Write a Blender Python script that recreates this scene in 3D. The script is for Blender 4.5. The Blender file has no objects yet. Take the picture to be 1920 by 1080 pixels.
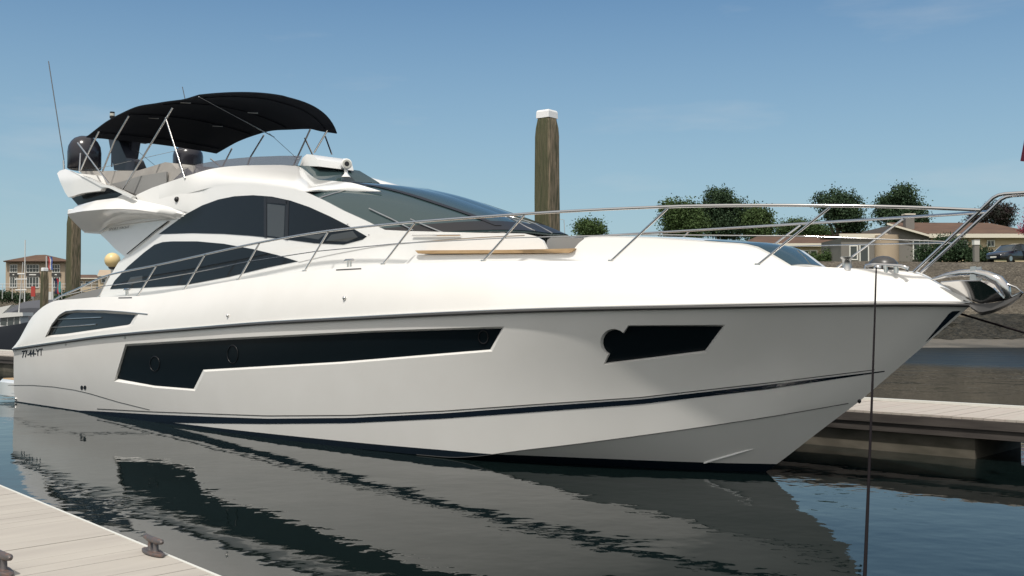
import bpy, math, random
import numpy as np
from mathutils import Vector, Matrix
from mathutils.bvhtree import BVHTree
from mathutils.geometry import delaunay_2d_cdt
random.seed(7); RNG = np.random.default_rng(7)
SC = bpy.context.scene; COL = SC.collection
# ------------------------------------------------------------------ camera
CAM = np.array([7.09, -12.2, 2.0]); FPX = 2000.0
fh = np.array([-math.sin(math.radians(43.5)), math.cos(math.radians(43.5)), 0.0])
PITCH = math.atan(52 / FPX)
FWD = fh * math.cos(PITCH) + np.array([0, 0, math.sin(PITCH)])
RGT = np.cross(fh, [0, 0, 1.0]); UPV = np.cross(RGT, FWD)
cd = bpy.data.cameras.new('camera'); cam = bpy.data.objects.new('camera', cd); COL.objects.link(cam)
cd.sensor_width = 36; cd.lens = 36 * FPX / 1920; cd.clip_end = 6000; cd.clip_start = .1
cam.matrix_world = Matrix(((RGT[0], UPV[0], -FWD[0], CAM[0]), (RGT[1], UPV[1], -FWD[1], CAM[1]), (RGT[2], UPV[2], -FWD[2], CAM[2]), (0, 0, 0, 1)))
SC.camera = cam
# ------------------------------------------------------------------ light
SUN_EL, SUN_AZ = math.radians(60), math.radians(-60)
w = bpy.data.worlds.new("World"); SC.world = w; w.use_nodes = True
nt = w.node_tree; bg = nt.nodes['Background']
sky = nt.nodes.new('ShaderNodeTexSky'); sky.sky_type = 'NISHITA'; sky.sun_disc = False
sky.sun_elevation = SUN_EL; sky.sun_rotation = math.pi / 2 - SUN_AZ
sky.air_density = 1.0; sky.dust_density = 1.0; sky.ozone_density = 1.7
tcw = nt.nodes.new('ShaderNodeTexCoord'); spw = nt.nodes.new('ShaderNodeSeparateXYZ'); nt.links.new(tcw.outputs['Generated'], spw.inputs[0])
mr = nt.nodes.new('ShaderNodeMapRange'); mr.inputs[1].default_value = -.02; mr.inputs[2].default_value = .30; mr.inputs[3].default_value = .88; mr.inputs[4].default_value = .16
nt.links.new(spw.outputs[2], mr.inputs[0])
hs = nt.nodes.new('ShaderNodeMix'); hs.data_type = 'RGBA'; hs.inputs[7].default_value = (3.8, 5.6, 6.5, 1)      # thin summer haze low in the sky
hv = nt.nodes.new('ShaderNodeHueSaturation'); hv.inputs['Saturation'].default_value = 1.3; nt.links.new(sky.outputs[0], hv.inputs['Color'])
nt.links.new(mr.outputs[0], hs.inputs[0]); nt.links.new(hv.outputs[0], hs.inputs[6])
mpw = nt.nodes.new('ShaderNodeMapping'); mpw.inputs['Scale'].default_value = (2.2, 2.2, 11); nt.links.new(tcw.outputs['Generated'], mpw.inputs[0])
nzw = nt.nodes.new('ShaderNodeTexNoise'); nzw.inputs['Scale'].default_value = 1.7; nzw.inputs['Detail'].default_value = 7; nzw.inputs['Roughness'].default_value = .55; nt.links.new(mpw.outputs[0], nzw.inputs['Vector'])
crw = nt.nodes.new('ShaderNodeMapRange'); crw.inputs[1].default_value = .55; crw.inputs[2].default_value = .85; crw.inputs[3].default_value = 0; crw.inputs[4].default_value = .35
nt.links.new(nzw.outputs['Fac'], crw.inputs[0])
cm_ = nt.nodes.new('ShaderNodeMix'); cm_.data_type = 'RGBA'; cm_.inputs[7].default_value = (6.3, 6.6, 6.8, 1)
nt.links.new(crw.outputs[0], cm_.inputs[0]); nt.links.new(hs.outputs[2], cm_.inputs[6])
dv = nt.nodes.new('ShaderNodeVectorMath'); dv.operation = 'DOT_PRODUCT'; dv.inputs[1].default_value = (math.cos(SUN_EL) * math.cos(SUN_AZ), math.cos(SUN_EL) * math.sin(SUN_AZ), math.sin(SUN_EL)); nt.links.new(tcw.outputs['Generated'], dv.inputs[0])
mg = nt.nodes.new('ShaderNodeMapRange'); mg.interpolation_type = 'SMOOTHSTEP'; mg.inputs[1].default_value = -.10; mg.inputs[2].default_value = 1.0; mg.inputs[3].default_value = 0; mg.inputs[4].default_value = .68
nt.links.new(dv.outputs['Value'], mg.inputs[0])
gm = nt.nodes.new('ShaderNodeMix'); gm.data_type = 'RGBA'; gm.inputs[7].default_value = (13.6, 12.3, 10.3, 1)      # warm sun-side haze glow, added and spread wide to brighten and warm the hull
nt.links.new(mg.outputs[0], gm.inputs[0]); nt.links.new(cm_.outputs[2], gm.inputs[6])
nt.links.new(gm.outputs[2], bg.inputs[0]); bg.inputs[1].default_value = .10
sd = bpy.data.lights.new('sun', 'SUN'); sd.energy = 3.3; sd.angle = math.radians(2.0); sd.color = (1, .95, .875)
sun = bpy.data.objects.new('sun', sd); COL.objects.link(sun)
sv = Vector((math.cos(SUN_EL) * math.cos(SUN_AZ), math.cos(SUN_EL) * math.sin(SUN_AZ), math.sin(SUN_EL)))
sun.rotation_euler = sv.to_track_quat('Z', 'Y').to_euler(); sun.location = (20, 5, 30)
SC.view_settings.view_transform = 'Standard'; SC.view_settings.look = 'None'
SC.view_settings.exposure = 0.0; SC.view_settings.gamma = 1
SC.cycles.max_bounces = 8
# ------------------------------------------------------------------ pixel -> place
def ray(px, py): return FWD + RGT * (px - 960) / FPX + UPV * (540 - py) / FPX
def atB(px, py, b):
    d = ray(px, py); return CAM + d * ((-b - CAM[1]) / d[1])
def atZ(px, py, z):
    d = ray(px, py); return CAM + d * ((z - CAM[2]) / d[2])
def atD(px, py, Z): return CAM + ray(px, py) * Z          # Z metres of depth
def onf(px, py, fn):                                       # surface y = -fn(x, z)
    b = 2.0
    for _ in range(50):
        p = atB(px, py, b); b = .5 * b + .5 * fn(p[0], p[2])
    return atB(px, py, b)
def pchip(xs, ys):
    xs = np.array(xs, float); ys = np.array(ys, float); h = np.diff(xs); d = np.diff(ys) / h
    m = np.zeros(len(xs)); m[0] = d[0]; m[-1] = d[-1]
    for i in range(1, len(xs) - 1):
        if d[i - 1] * d[i] > 0:
            w1 = 2 * h[i] + h[i - 1]; w2 = h[i] + 2 * h[i - 1]; m[i] = (w1 + w2) / (w1 / d[i - 1] + w2 / d[i])
    def f(x):
        x = np.clip(np.asarray(x, float), xs[0], xs[-1]); i = np.clip(np.searchsorted(xs, x) - 1, 0, len(xs) - 2)
        t = (x - xs[i]) / h[i]
        return ys[i] * (1 + 2 * t) * (1 - t) ** 2 + h[i] * m[i] * t * (1 - t) ** 2 + ys[i + 1] * t * t * (3 - 2 * t) + h[i] * m[i + 1] * t * t * (t - 1)
    return f
def smooth_line(P, n):
    P = np.array(P, float); s = np.concatenate([[0], np.cumsum(np.linalg.norm(np.diff(P, axis=0), axis=1))])
    q = np.linspace(0, s[-1], n); return np.stack([pchip(s, P[:, k])(q) for k in range(P.shape[1])], 1)
def lin_line(P, n):
    P = np.array(P, float); s = np.concatenate([[0], np.cumsum(np.linalg.norm(np.diff(P, axis=0), axis=1))])
    q = np.linspace(0, s[-1], n); return np.stack([np.interp(q, s, P[:, k]) for k in range(P.shape[1])], 1)
# ------------------------------------------------------------------ object helpers
def tag(o, label=None, cat=None, group=None, kind=None):
    for k, v in (('label', label), ('category', cat), ('group', group), ('kind', kind)):
        if v: o[k] = v
    return o
def empty(name, loc, label, cat, group=None, rz=0):
    o = bpy.data.objects.new(name, None); COL.objects.link(o); o.location = loc; o.rotation_euler = (0, 0, rz)
    o.empty_display_size = .3
    return tag(o, label, cat, group)
def mk(name, V, Fc, mat, parent=None, smooth=None, solid=None):
    V = [np.array(v, float) for v in V]; Fc = [tuple(int(i) for i in f) for f in Fc]; nrim = 0
    if solid:                                              # a real thickness: back faces and a rim with its own vertices
        N = np.zeros((len(V), 3)); E = {}
        for f in Fc:
            a_ = V[f[1]] - V[f[0]]; b_ = V[f[2]] - V[f[0]]; c_ = np.cross(a_, b_)
            if len(f) == 4: c_ = c_ + np.cross(b_, V[f[3]] - V[f[0]])
            for i in f: N[i] += c_
            for i in range(len(f)): E[(f[i], f[(i + 1) % len(f)])] = 1
        N /= np.linalg.norm(N, axis=1)[:, None] + 1e-12; n0 = len(V); th = abs(solid); sg = 1.0 if solid > 0 else .5
        if solid < 0: V = [v + n_ * th * .5 for v, n_ in zip(V, N)]
        V2 = V + [v - n_ * th for v, n_ in zip(V, N)]; F2 = Fc + [tuple(i + n0 for i in f[::-1]) for f in Fc]
        for (i, j) in E:
            if (j, i) not in E:
                k_ = len(V2); V2 += [V[j], V[i], V2[i + n0], V2[j + n0]]; F2.append((k_, k_ + 1, k_ + 2, k_ + 3)); nrim += 1
        V, Fc = V2, F2
    me = bpy.data.meshes.new(name); me.from_pydata([tuple(map(float, v)) for v in V], [], Fc)
    me.materials.append(mat); me.update()
    o = bpy.data.objects.new(name, me); COL.objects.link(o)
    if parent is not None: o.parent = parent
    if smooth is not None:
        me.polygons.foreach_set('use_smooth', [True] * (len(me.polygons) - nrim) + [False] * nrim)
        if smooth < 179: me.set_sharp_from_angle(angle=math.radians(smooth))
    return o
class MB:
    def __init__(s): s.V = []; s.F = []
    def add(s, V, F):
        k = len(s.V); s.V += [tuple(v) for v in V]; s.F += [tuple(i + k for i in f) for f in F]; return s
    def box(s, lo, hi):
        x0, y0, z0 = lo; x1, y1, z1 = hi
        return s.add([(x0, y0, z0), (x1, y0, z0), (x1, y1, z0), (x0, y1, z0), (x0, y0, z1), (x1, y0, z1), (x1, y1, z1), (x0, y1, z1)],
                     [(0, 3, 2, 1), (4, 5, 6, 7), (0, 1, 5, 4), (1, 2, 6, 5), (2, 3, 7, 6), (3, 0, 4, 7)])
    def tube(s, P, r, n=8, cap=True, r2=None):
        P = [np.array(p, float) for p in P]; N = len(P); V = []; F = []
        prev = None
        for i, p in enumerate(P):
            t = P[min(i + 1, N - 1)] - P[max(i - 1, 0)]; t = t / (np.linalg.norm(t) + 1e-9)
            if prev is None:
                a = np.cross(t, [0, 0, 1.0]);
                if np.linalg.norm(a) < .05: a = np.cross(t, [1.0, 0, 0])
            else: a = prev - t * (prev @ t)
            a = a / np.linalg.norm(a); prev = a; b = np.cross(t, a)
            rr = r if r2 is None else r + (r2 - r) * i / (N - 1)
            if hasattr(r, '__len__'): rr = r[i]
            for k in range(n):
                q = 2 * math.pi * k / n; V.append(p + rr * (a * math.cos(q) + b * math.sin(q)))
        for i in range(N - 1):
            for k in range(n):
                F.append((i * n + k, i * n + (k + 1) % n, (i + 1) * n + (k + 1) % n, (i + 1) * n + k))
        if cap: F.append(tuple(range(n))[::-1]); F.append(tuple((N - 1) * n + k for k in range(n)))
        return s.add(V, F)
    def ball(s, c, r, nu=16, nv=10, sc=(1, 1, 1), z0=-1.0):
        V = []; F = []
        for j in range(nv + 1):
            ph = math.asin(z0) + (math.pi / 2 - math.asin(z0)) * j / nv
            for i in range(nu):
                a = 2 * math.pi * i / nu; V.append((c[0] + r * sc[0] * math.cos(ph) * math.cos(a), c[1] + r * sc[1] * math.cos(ph) * math.sin(a), c[2] + r * sc[2] * math.sin(ph)))
        for j in range(nv):
            for i in range(nu): F.append((j * nu + i, j * nu + (i + 1) % nu, (j + 1) * nu + (i + 1) % nu, (j + 1) * nu + i))
        F.append(tuple(range(nu))[::-1]); return s.add(V, F)
    def grid(s, rows, close=False):
        R = np.array(rows, float); n, m = R.shape[:2]; F = []
        for i in range(n - 1):
            for j in range(m - 1 + (1 if close else 0)): F.append((i * m + j, i * m + (j + 1) % m, (i + 1) * m + (j + 1) % m, (i + 1) * m + j))
        return s.add(R.reshape(-1, 3), F)
    def prism(s, poly, y0, y1):                     # poly of (x,z), extruded along y
        n = len(poly); V = [(p[0], y0, p[1]) for p in poly] + [(p[0], y1, p[1]) for p in poly]
        return s.add(V, [tuple(range(n)), tuple(range(2 * n - 1, n - 1, -1))] + [(i, (i + 1) % n, n + (i + 1) % n, n + i)[::-1] for i in range(n)])
    def mirror(s):
        k = len(s.V); F0 = list(s.F); s.V += [(v[0], -v[1], v[2]) for v in s.V]; s.F += [tuple(i + k for i in f[::-1]) for f in F0]; return s
    def build(s, name, mat, parent=None, smooth=None, solid=None): return mk(name, s.V, s.F, mat, parent, smooth, solid)
def fill(poly, step):
    """triangulate a pixel polygon with inner grid points"""
    P = []; n = len(poly)
    for i in range(n):
        a = np.array(poly[i], float); b = np.array(poly[(i + 1) % n], float); k = max(1, int(np.linalg.norm(b - a) / step))
        for j in range(k): P.append(a + (b - a) * j / k)
    nb = len(P); A = np.array(P)
    def inside(x, y):
        c = False
        for i in range(nb):
            x1, y1 = A[i]; x2, y2 = A[i - 1]
            if (y1 > y) != (y2 > y) and x < (x2 - x1) * (y - y1) / (y2 - y1) + x1: c = not c
        return c
    for gx in np.arange(A[:, 0].min(), A[:, 0].max(), step):
        for gy in np.arange(A[:, 1].min(), A[:, 1].max(), step):
            if inside(gx, gy):
                ds = np.hypot(A[:, 0] - gx, A[:, 1] - gy).min()
                if ds > step * .55: P.append(np.array([gx, gy]))
    r = delaunay_2d_cdt([Vector((float(p[0]), float(p[1]))) for p in P], [(i, (i + 1) % nb) for i in range(nb)], [list(range(nb))], 1, 1e-4)
    return [tuple(v) for v in r[0]], [tuple(f) for f in r[2]]
def patch(name, poly, surf, mat, parent, step=10, off=0.0, thick=.02, smooth=60, mirror=True):
    """outline seen in the photo laid on a real surface, given thickness; mirrored to the port side"""
    V2, F = fill(poly, step); V = []
    for p in V2:
        q = np.array(surf(p[0], p[1]), float); q[1] -= off; V.append(q)
    a, b, c = (V[i] for i in F[0][:3]); nrm = np.cross(b - a, c - a)
    if nrm[1] > 0: F = [f[::-1] for f in F]
    o = mk(name, V, F, mat, parent, smooth, thick)
    if mirror: mk(name, [(v[0], -v[1], v[2]) for v in V], [f[::-1] for f in F], mat, parent, smooth, thick)
    return o
# ------------------------------------------------------------------ materials
def mat(name, col, rough=.5, metal=0, spec=.5, coat=0, ior=1.5, alpha=1, noise=None, bump=None, trans=0):
    m = bpy.data.materials.new(name); m.use_nodes = True; t = m.node_tree; p = t.nodes['Principled BSDF']
    p.inputs['Base Color'].default_value = (*col, 1); p.inputs['Roughness'].default_value = rough; p.inputs['Metallic'].default_value = metal
    p.inputs['IOR'].default_value = ior; p.inputs['Specular IOR Level'].default_value = spec; p.inputs['Coat Weight'].default_value = coat
    p.inputs['Coat Roughness'].default_value = .03; p.inputs['Alpha'].default_value = alpha; p.inputs['Transmission Weight'].default_value = trans
    tc = t.nodes.new('ShaderNodeTexCoord')
    if noise:                                     # (scale xyz, colour2, contrast lo, hi)
        sc, c2, lo, hi = noise
        mp = t.nodes.new('ShaderNodeMapping'); mp.inputs['Scale'].default_value = sc; t.links.new(tc.outputs['Object'], mp.inputs[0])
        nz = t.nodes.new('ShaderNodeTexNoise'); nz.inputs['Scale'].default_value = 1; nz.inputs['Detail'].default_value = 6; t.links.new(mp.outputs[0], nz.inputs['Vector'])
        cr = t.nodes.new('ShaderNodeValToRGB'); cr.color_ramp.elements[0].position = lo; cr.color_ramp.elements[1].position = hi
        cr.color_ramp.elements[0].color = (*col, 1); cr.color_ramp.elements[1].color = (*c2, 1)
        t.links.new(nz.outputs['Fac'], cr.inputs[0]); t.links.new(cr.outputs[0], p.inputs['Base Color'])
    if bump:                                      # (scale xyz, strength, distance)
        sc, st, ds = bump
        mp = t.nodes.new('ShaderNodeMapping'); mp.inputs['Scale'].default_value = sc; t.links.new(tc.outputs['Object'], mp.inputs[0])
        nz = t.nodes.new('ShaderNodeTexNoise'); nz.inputs['Scale'].default_value = 1; nz.inputs['Detail'].default_value = 5; t.links.new(mp.outputs[0], nz.inputs['Vector'])
        bp = t.nodes.new('ShaderNodeBump'); bp.inputs['Strength'].default_value = st; bp.inputs['Distance'].default_value = ds
        t.links.new(nz.outputs['Fac'], bp.inputs['Height']); t.links.new(bp.outputs[0], p.inputs['Normal'])
    return m
M = {}
M['white'] = mat('gelcoat', (.79, .79, .775), .16, coat=.5, noise=((1.3, 1.3, 2.5), (.77, .77, .75), .35, .7))
M['white2'] = mat('gelcoat_matt', (.78, .78, .77), .35)
M['glass'] = mat('smoked_glass', (.010, .014, .018), .03, ior=1.45, spec=.22)
M['screen'] = mat('screen_glass', (.032, .056, .060), .03, coat=0, ior=1.5, spec=.5)
M['hullglass'] = mat('hull_glass', (.004, .008, .011), .28, ior=1.4, spec=.22)
M['pane'] = mat('pale_pane', (.05, .055, .056), .1)
M['navy'] = mat('navy_stripe', (.006, .012, .022), .2)
M['rubber'] = mat('rubber', (.05, .05, .05), .35)
M['steel'] = mat('steel', (.62, .61, .6), .12, metal=1)
M['steel2'] = mat('steel_brushed', (.55, .55, .54), .3, metal=1)
M['canvas'] = mat('canvas', (.008, .011, .018), .8, spec=.2, bump=((60, 60, 60), .2, .01))
M['dome'] = mat('dome', (.022, .022, .03), .22)
M['mast'] = mat('mast', (.03, .033, .045), .4)
M['beige'] = mat('cushion', (.36, .34, .32), .8, noise=((3, 3, 3), (.42, .40, .37), .3, .7))
M['greyc'] = mat('grey_cushion', (.27, .27, .265), .85)
M['teak'] = mat('teak', (.48, .33, .18), .6, noise=((2, 30, 30), (.38, .25, .13), .35, .65))
M['black'] = mat('black', (.01, .01, .012), .4)
M['tint'] = mat('tinted_screen', (.10, .10, .12), .05, alpha=.55)
M['lens'] = mat('lens', (.5, .5, .45), .05)
def nodes_of(m): return m.node_tree, m.node_tree.nodes['Principled BSDF']
# hull paint: white above the boot top, dark antifouling below
m = M['hull'] = mat('hull_paint', (.79, .79, .775), .24, coat=.0); t, p = nodes_of(m)
ge = t.nodes.new('ShaderNodeNewGeometry'); sp = t.nodes.new('ShaderNodeSeparateXYZ'); t.links.new(ge.outputs['Position'], sp.inputs[0])
gt = t.nodes.new('ShaderNodeMath'); gt.operation = 'GREATER_THAN'; gt.inputs[1].default_value = .115; mrx = t.nodes.new('ShaderNodeMapRange'); mrx.inputs[1].default_value = -13; mrx.inputs[2].default_value = -4; mrx.inputs[3].default_value = .02; mrx.inputs[4].default_value = .115
t.links.new(sp.outputs[0], mrx.inputs[0]); t.links.new(mrx.outputs[0], gt.inputs[1]); t.links.new(sp.outputs[2], gt.inputs[0])
nz = t.nodes.new('ShaderNodeTexNoise'); nz.inputs['Scale'].default_value = 1.6; nz.inputs['Detail'].default_value = 5; t.links.new(ge.outputs['Position'], nz.inputs['Vector'])
cr = t.nodes.new('ShaderNodeValToRGB'); cr.color_ramp.elements[0].position = .3; cr.color_ramp.elements[1].position = .75
cr.color_ramp.elements[0].color = (.765, .752, .722, 1); cr.color_ramp.elements[1].color = (.80, .788, .762, 1); t.links.new(nz.outputs['Fac'], cr.inputs[0])
mx = t.nodes.new('ShaderNodeMix'); mx.data_type = 'RGBA'; mx.inputs[6].default_value = (.006, .012, .02, 1)
t.links.new(cr.outputs[0], mx.inputs[7]); t.links.new(gt.outputs[0], mx.inputs[0]); t.links.new(mx.outputs[2], p.inputs['Base Color'])

# ================================================================== WATER
def water_material():
    m = mat('water', (.004, .008, .008), .012, ior=1.20, spec=.5); t, p = nodes_of(m)
    tc = t.nodes.new('ShaderNodeTexCoord'); prev = None
    for sc, det, st in (((.5, .5, 1), 1, .022), ((2.2, 2.2, 1), 2, .0062), ((7, 7, 1), 2, .0008)):
        mp = t.nodes.new('ShaderNodeMapping'); mp.inputs['Scale'].default_value = sc; mp.inputs['Rotation'].default_value = (0, 0, .3 + sc[0])
        t.links.new(tc.outputs['Object'], mp.inputs[0])
        nz = t.nodes.new('ShaderNodeTexNoise'); nz.inputs['Scale'].default_value = 1; nz.inputs['Detail'].default_value = det; t.links.new(mp.outputs[0], nz.inputs['Vector'])
        mu = t.nodes.new('ShaderNodeMath'); mu.operation = 'MULTIPLY_ADD'; mu.inputs[1].default_value = st
        t.links.new(nz.outputs['Fac'], mu.inputs[0])
        if prev: t.links.new(prev.outputs[0], mu.inputs[2])
        else: mu.inputs[2].default_value = 0
        prev = mu
    # calm and rippled patches
    pn = t.nodes.new('ShaderNodeTexNoise'); pn.inputs['Scale'].default_value = .16; pn.inputs['Detail'].default_value = 1; t.links.new(tc.outputs['Object'], pn.inputs['Vector'])
    rr = t.nodes.new('ShaderNodeMapRange'); rr.inputs[1].default_value = .35; rr.inputs[2].default_value = .65; rr.inputs[3].default_value = .35; rr.inputs[4].default_value = 1.0
    t.links.new(pn.outputs['Fac'], rr.inputs[0])
    sp2 = t.nodes.new('ShaderNodeSeparateXYZ'); t.links.new(tc.outputs['Object'], sp2.inputs[0])
    fr = t.nodes.new('ShaderNodeMapRange'); fr.inputs[1].default_value = 6; fr.inputs[2].default_value = 26; fr.inputs[3].default_value = 1; fr.inputs[4].default_value = 3.2; t.links.new(sp2.outputs[1], fr.inputs[0])
    fr2 = t.nodes.new('ShaderNodeMapRange'); fr2.inputs[1].default_value = 24; fr2.inputs[2].default_value = 48; fr2.inputs[3].default_value = 1; fr2.inputs[4].default_value = 5; t.links.new(sp2.outputs[1], fr2.inputs[0])
    mf = t.nodes.new('ShaderNodeMath'); mf.operation = 'MULTIPLY'; t.links.new(fr.outputs[0], mf.inputs[0]); t.links.new(fr2.outputs[0], mf.inputs[1])
    mm = t.nodes.new('ShaderNodeMath'); mm.operation = 'MULTIPLY'; t.links.new(prev.outputs[0], mm.inputs[0]); t.links.new(mf.outputs[0], mm.inputs[1]); prev = mm
    fr3 = t.nodes.new('ShaderNodeMapRange'); fr3.inputs[1].default_value = 27; fr3.inputs[2].default_value = 33; fr3.inputs[3].default_value = .012; fr3.inputs[4].default_value = .30; t.links.new(sp2.outputs[1], fr3.inputs[0]); t.links.new(fr3.outputs[0], p.inputs['Roughness'])
    bp = t.nodes.new('ShaderNodeBump'); bp.inputs['Distance'].default_value = 1.0
    t.links.new(rr.outputs[0], bp.inputs['Strength']); t.links.new(prev.outputs[0], bp.inputs['Height']); t.links.new(bp.outputs[0], p.inputs['Normal'])
    return m
M['water'] = water_material()
tag(MB().add([(-3000, -3000, 0), (3000, -3000, 0), (3000, 3000, 0), (-3000, 3000, 0)], [(0, 1, 2, 3)]).build('water', M['water']), kind='structure')

# ================================================================== THE YACHT
Y = empty('motor_yacht', (0, 0, 0), 'large white flybridge motor yacht with black bimini and dark arched windows, moored along the pontoon', 'yacht')
bR = pchip([-18.8, -16, -12, -8, -5, -3, -1.2, .2, 1.2, 2.0, 2.45, 2.6], [2.3, 2.42, 2.52, 2.5, 2.42, 2.25, 1.93, 1.48, 1.0, .5, .17, 0])
bC = pchip([-18.8, -14, -9, -6, -4, -2.5, -1, .2, .9, 1.27], [2.1, 2.2, 2.25, 2.15, 1.95, 1.65, 1.15, .6, .22, 0])
bD = pchip([-18.8, -16.5, -13, -9, -5, -3, -1.2, .4, 1.4, 2.02, 2.6], [2.2, 2.25, 2.3, 2.3, 2.17, 1.95, 1.58, 1.05, .6, .10, 0])
def trace(pts, fn): return np.array([onf(x, y, lambda X, Z: float(fn(X))) for x, y in pts])
rub = trace([(26, 655), (110, 643), (200, 631), (375, 616), (492, 607), (658, 598), (860, 588), (1040, 581.5), (1300, 576), (1560, 571.5), (1700, 570.5), (1790, 571)], bR)
rub = np.vstack([rub, [2.6, 0, 2.12]])
cap = trace([(27, 652), (36, 637), (46, 618), (58, 597), (70, 584), (87, 571), (106, 563.5), (149, 560), (185, 557), (258, 555), (345, 543), (447, 525), (570, 509), (718, 496), (905, 490), (1145, 490), (1419, 497), (1600, 503), (1700, 508)], bD)
cap = np.vstack([cap, [2.02, -.09, 2.49], [2.25, -.05, 2.36], [2.6, 0, 2.16]])
chine = trace([(833, 857), (1000, 842), (1200, 817), (1440, 782)], bC)
chine = np.vstack([[[-18.45, -2.1, -.05], [-14, -2.2, -.1], [-9, -2.25, -.08], [-6, -2.15, 0.0]], chine, [1.27, 0, .97]])
keel = np.array([[-18.45, 0, -.9], [-10, 0, -1.1], [-4, 0, -1.0], [-1.6, 0, -.75], [-.5, 0, -.35], [0, 0, 0], [.27, 0, .2], [.77, 0, .59], [1.27, 0, .97]])
NS = 130
TT = 1 - (1 - np.linspace(0, 1, NS)) ** 1.25
def line_at(P, fb, tt):
    xs = P[0, 0] + (P[-1, 0] - P[0, 0]) * tt
    z = pchip(P[:, 0], P[:, 2])(xs); b = fb(xs) if fb is not None else 0 * xs
    return np.stack([xs, -b, z], 1)
def line_arc(P, tt):
    s = np.concatenate([[0], np.cumsum(np.linalg.norm(np.diff(P, axis=0), axis=1))]); s /= s[-1]
    return np.stack([pchip(s, P[:, k])(tt) for k in range(3)], 1)
LR = line_at(rub, bR, TT); LC = line_at(chine, bC, TT); LK = line_at(keel, None, TT); LD = line_arc(cap, TT)
LC[-1, 1] = 0; LR[-1, 1] = 0; LD[-1, 1] = 0
rows = []
def add_blend(A, B, n, bul, ends=(True, False)):
    for k in range(n):
        v = k / n; P = A + (B - A) * v; P = P.copy(); P[:, 1] += bul * math.sin(math.pi * v); rows.append(P)
ss_ = lambda a_: np.clip(a_, 0, 1) ** 2 * (3 - 2 * np.clip(a_, 0, 1))
flare = .11 * ss_((LR[:, 0] + 4.5) / 5.5) * np.clip((2.6 - LR[:, 0]) / 1.6, 0, 1)       # hollow flare towards the bow
add_blend(LK, LC, 5, .0 * flare); add_blend(LC, LR, 14, flare - .05 * (1 - ss_((LR[:, 0] + 15) / 13)) * np.clip((LR[:, 0] + 18.5) / 2, 0, 1))
add_blend(LR, LD, 7, -.05 * np.clip((2.4 - LR[:, 0]) / 2, 0, 1))
rows.append(LD)
lip = LD.copy(); lip[:, 1] = np.minimum(0, lip[:, 1] + .10); rows.append(lip)
lip2 = lip.copy(); lip2[:, 2] -= .08 * np.clip((1.9 - lip2[:, 0]) / .5, 0, 1); lip2[:, 1] = np.minimum(0, lip2[:, 1] + .02); rows.append(lip2)
ctr = lip2.copy(); ctr[:, 1] = 0; ctr[:, 2] += .03 * np.clip((1.9 - lip2[:, 0]) / .5, 0, 1); rows.append(ctr)
R = np.array(rows)                                       # rows x stations x 3 (starboard)
port = R[1:-1][::-1].copy(); port[:, :, 1] *= -1
ring = np.concatenate([R, port], 0).transpose(1, 0, 2)   # stations x ring
n, k = ring.shape[:2]; hv = ring.reshape(-1, 3)
hf = [(i * k + j, (i + 1) * k + j, (i + 1) * k + (j + 1) % k, i * k + (j + 1) % k) for i in range(n - 1) for j in range(k)]
hf.append(tuple(range(k)))
import bmesh
bm = bmesh.new(); vs = [bm.verts.new(v) for v in hv]
for f in hf:
    try: bm.faces.new([vs[i] for i in f])
    except ValueError: pass
bmesh.ops.remove_doubles(bm, verts=bm.verts, dist=.0008); bmesh.ops.recalc_face_normals(bm, faces=bm.faces)
HB = BVHTree.FromBMesh(bm)
me = bpy.data.meshes.new('hull'); bm.to_mesh(me); bm.free(); me.materials.append(M['hull'])
hull = bpy.data.objects.new('hull', me); COL.objects.link(hull); hull.parent = Y
def onhull(px, py, off=0.0):
    d = ray(px, py); d = d / np.linalg.norm(d); h = HB.ray_cast(Vector(CAM), Vector(d))
    if h[0] is None: return atB(px, py, 2.2)
    q = np.array(h[0]); s = (-off) / d[1] if abs(off) > 0 else 0       # slide along the sight line to sit proud / recessed
    return q + d * s
# recessed hull windows (boolean)
def cutter(outer, inner, depth):
    n = len(outer); A = [onhull(*p) for p in outer]; B = [onhull(*p, off=-depth) for p in inner]
    O = [a + (a - b) * .0 + np.array([0, -.25, 0]) for a, b in zip(A, B)]
    V = O + A + B + [b * 1 for b in B]
    V = O + A + B + [b + np.array([0, .22, 0]) for b in B]; F = []
    for i in range(n):
        j = (i + 1) % n; F += [(i, j, n + j, n + i), (n + i, n + j, 2 * n + j, 2 * n + i), (2 * n + i, 2 * n + j, 3 * n + j, 3 * n + i)]
    F += [tuple(range(n))[::-1], tuple(range(3 * n, 4 * n))]
    b2 = bmesh.new(); vv = [b2.verts.new(v) for v in V]
    for f in F: b2.faces.new([vv[i] for i in f])
    bmesh.ops.triangulate(b2, faces=[f for f in b2.faces if len(f.verts) > 4]); bmesh.ops.recalc_face_normals(b2, faces=b2.faces)
    return b2
def dens(P, step):
    out = []
    for i in range(len(P)):
        a = np.array(P[i], float); b = np.array(P[(i + 1) % len(P)], float); k = max(1, int(np.linalg.norm(b - a) / step))
        out += [tuple(a + (b - a) * j / k) for j in range(k)]
    return out
aft_o = [(235, 645), (420, 634), (700, 620), (946, 612), (923, 659), (640, 682), (384, 697), (366, 733), (290, 727), (214, 715)]
aft_i = [(238, 649), (420, 638), (700, 623.5), (941, 616), (919, 655), (640, 678), (381, 693), (363, 729), (290, 723), (220, 710)]
circ = [(1150.5 + 25 * math.cos(math.radians(a)), 642 - 25.5 * math.sin(math.radians(a))) for a in range(45, 246, 20)]
circ2 = [(1154 + 23 * math.cos(math.radians(a)), 642 - 23.5 * math.sin(math.radians(a))) for a in range(45, 246, 20)]
fw_o = [(1178, 610)] + circ + [(1131, 684), (1324, 661), (1360, 609)]
fw_i = [(1179, 612)] + circ2[:] + [(1136, 680), (1322, 657), (1355, 612)]
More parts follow.
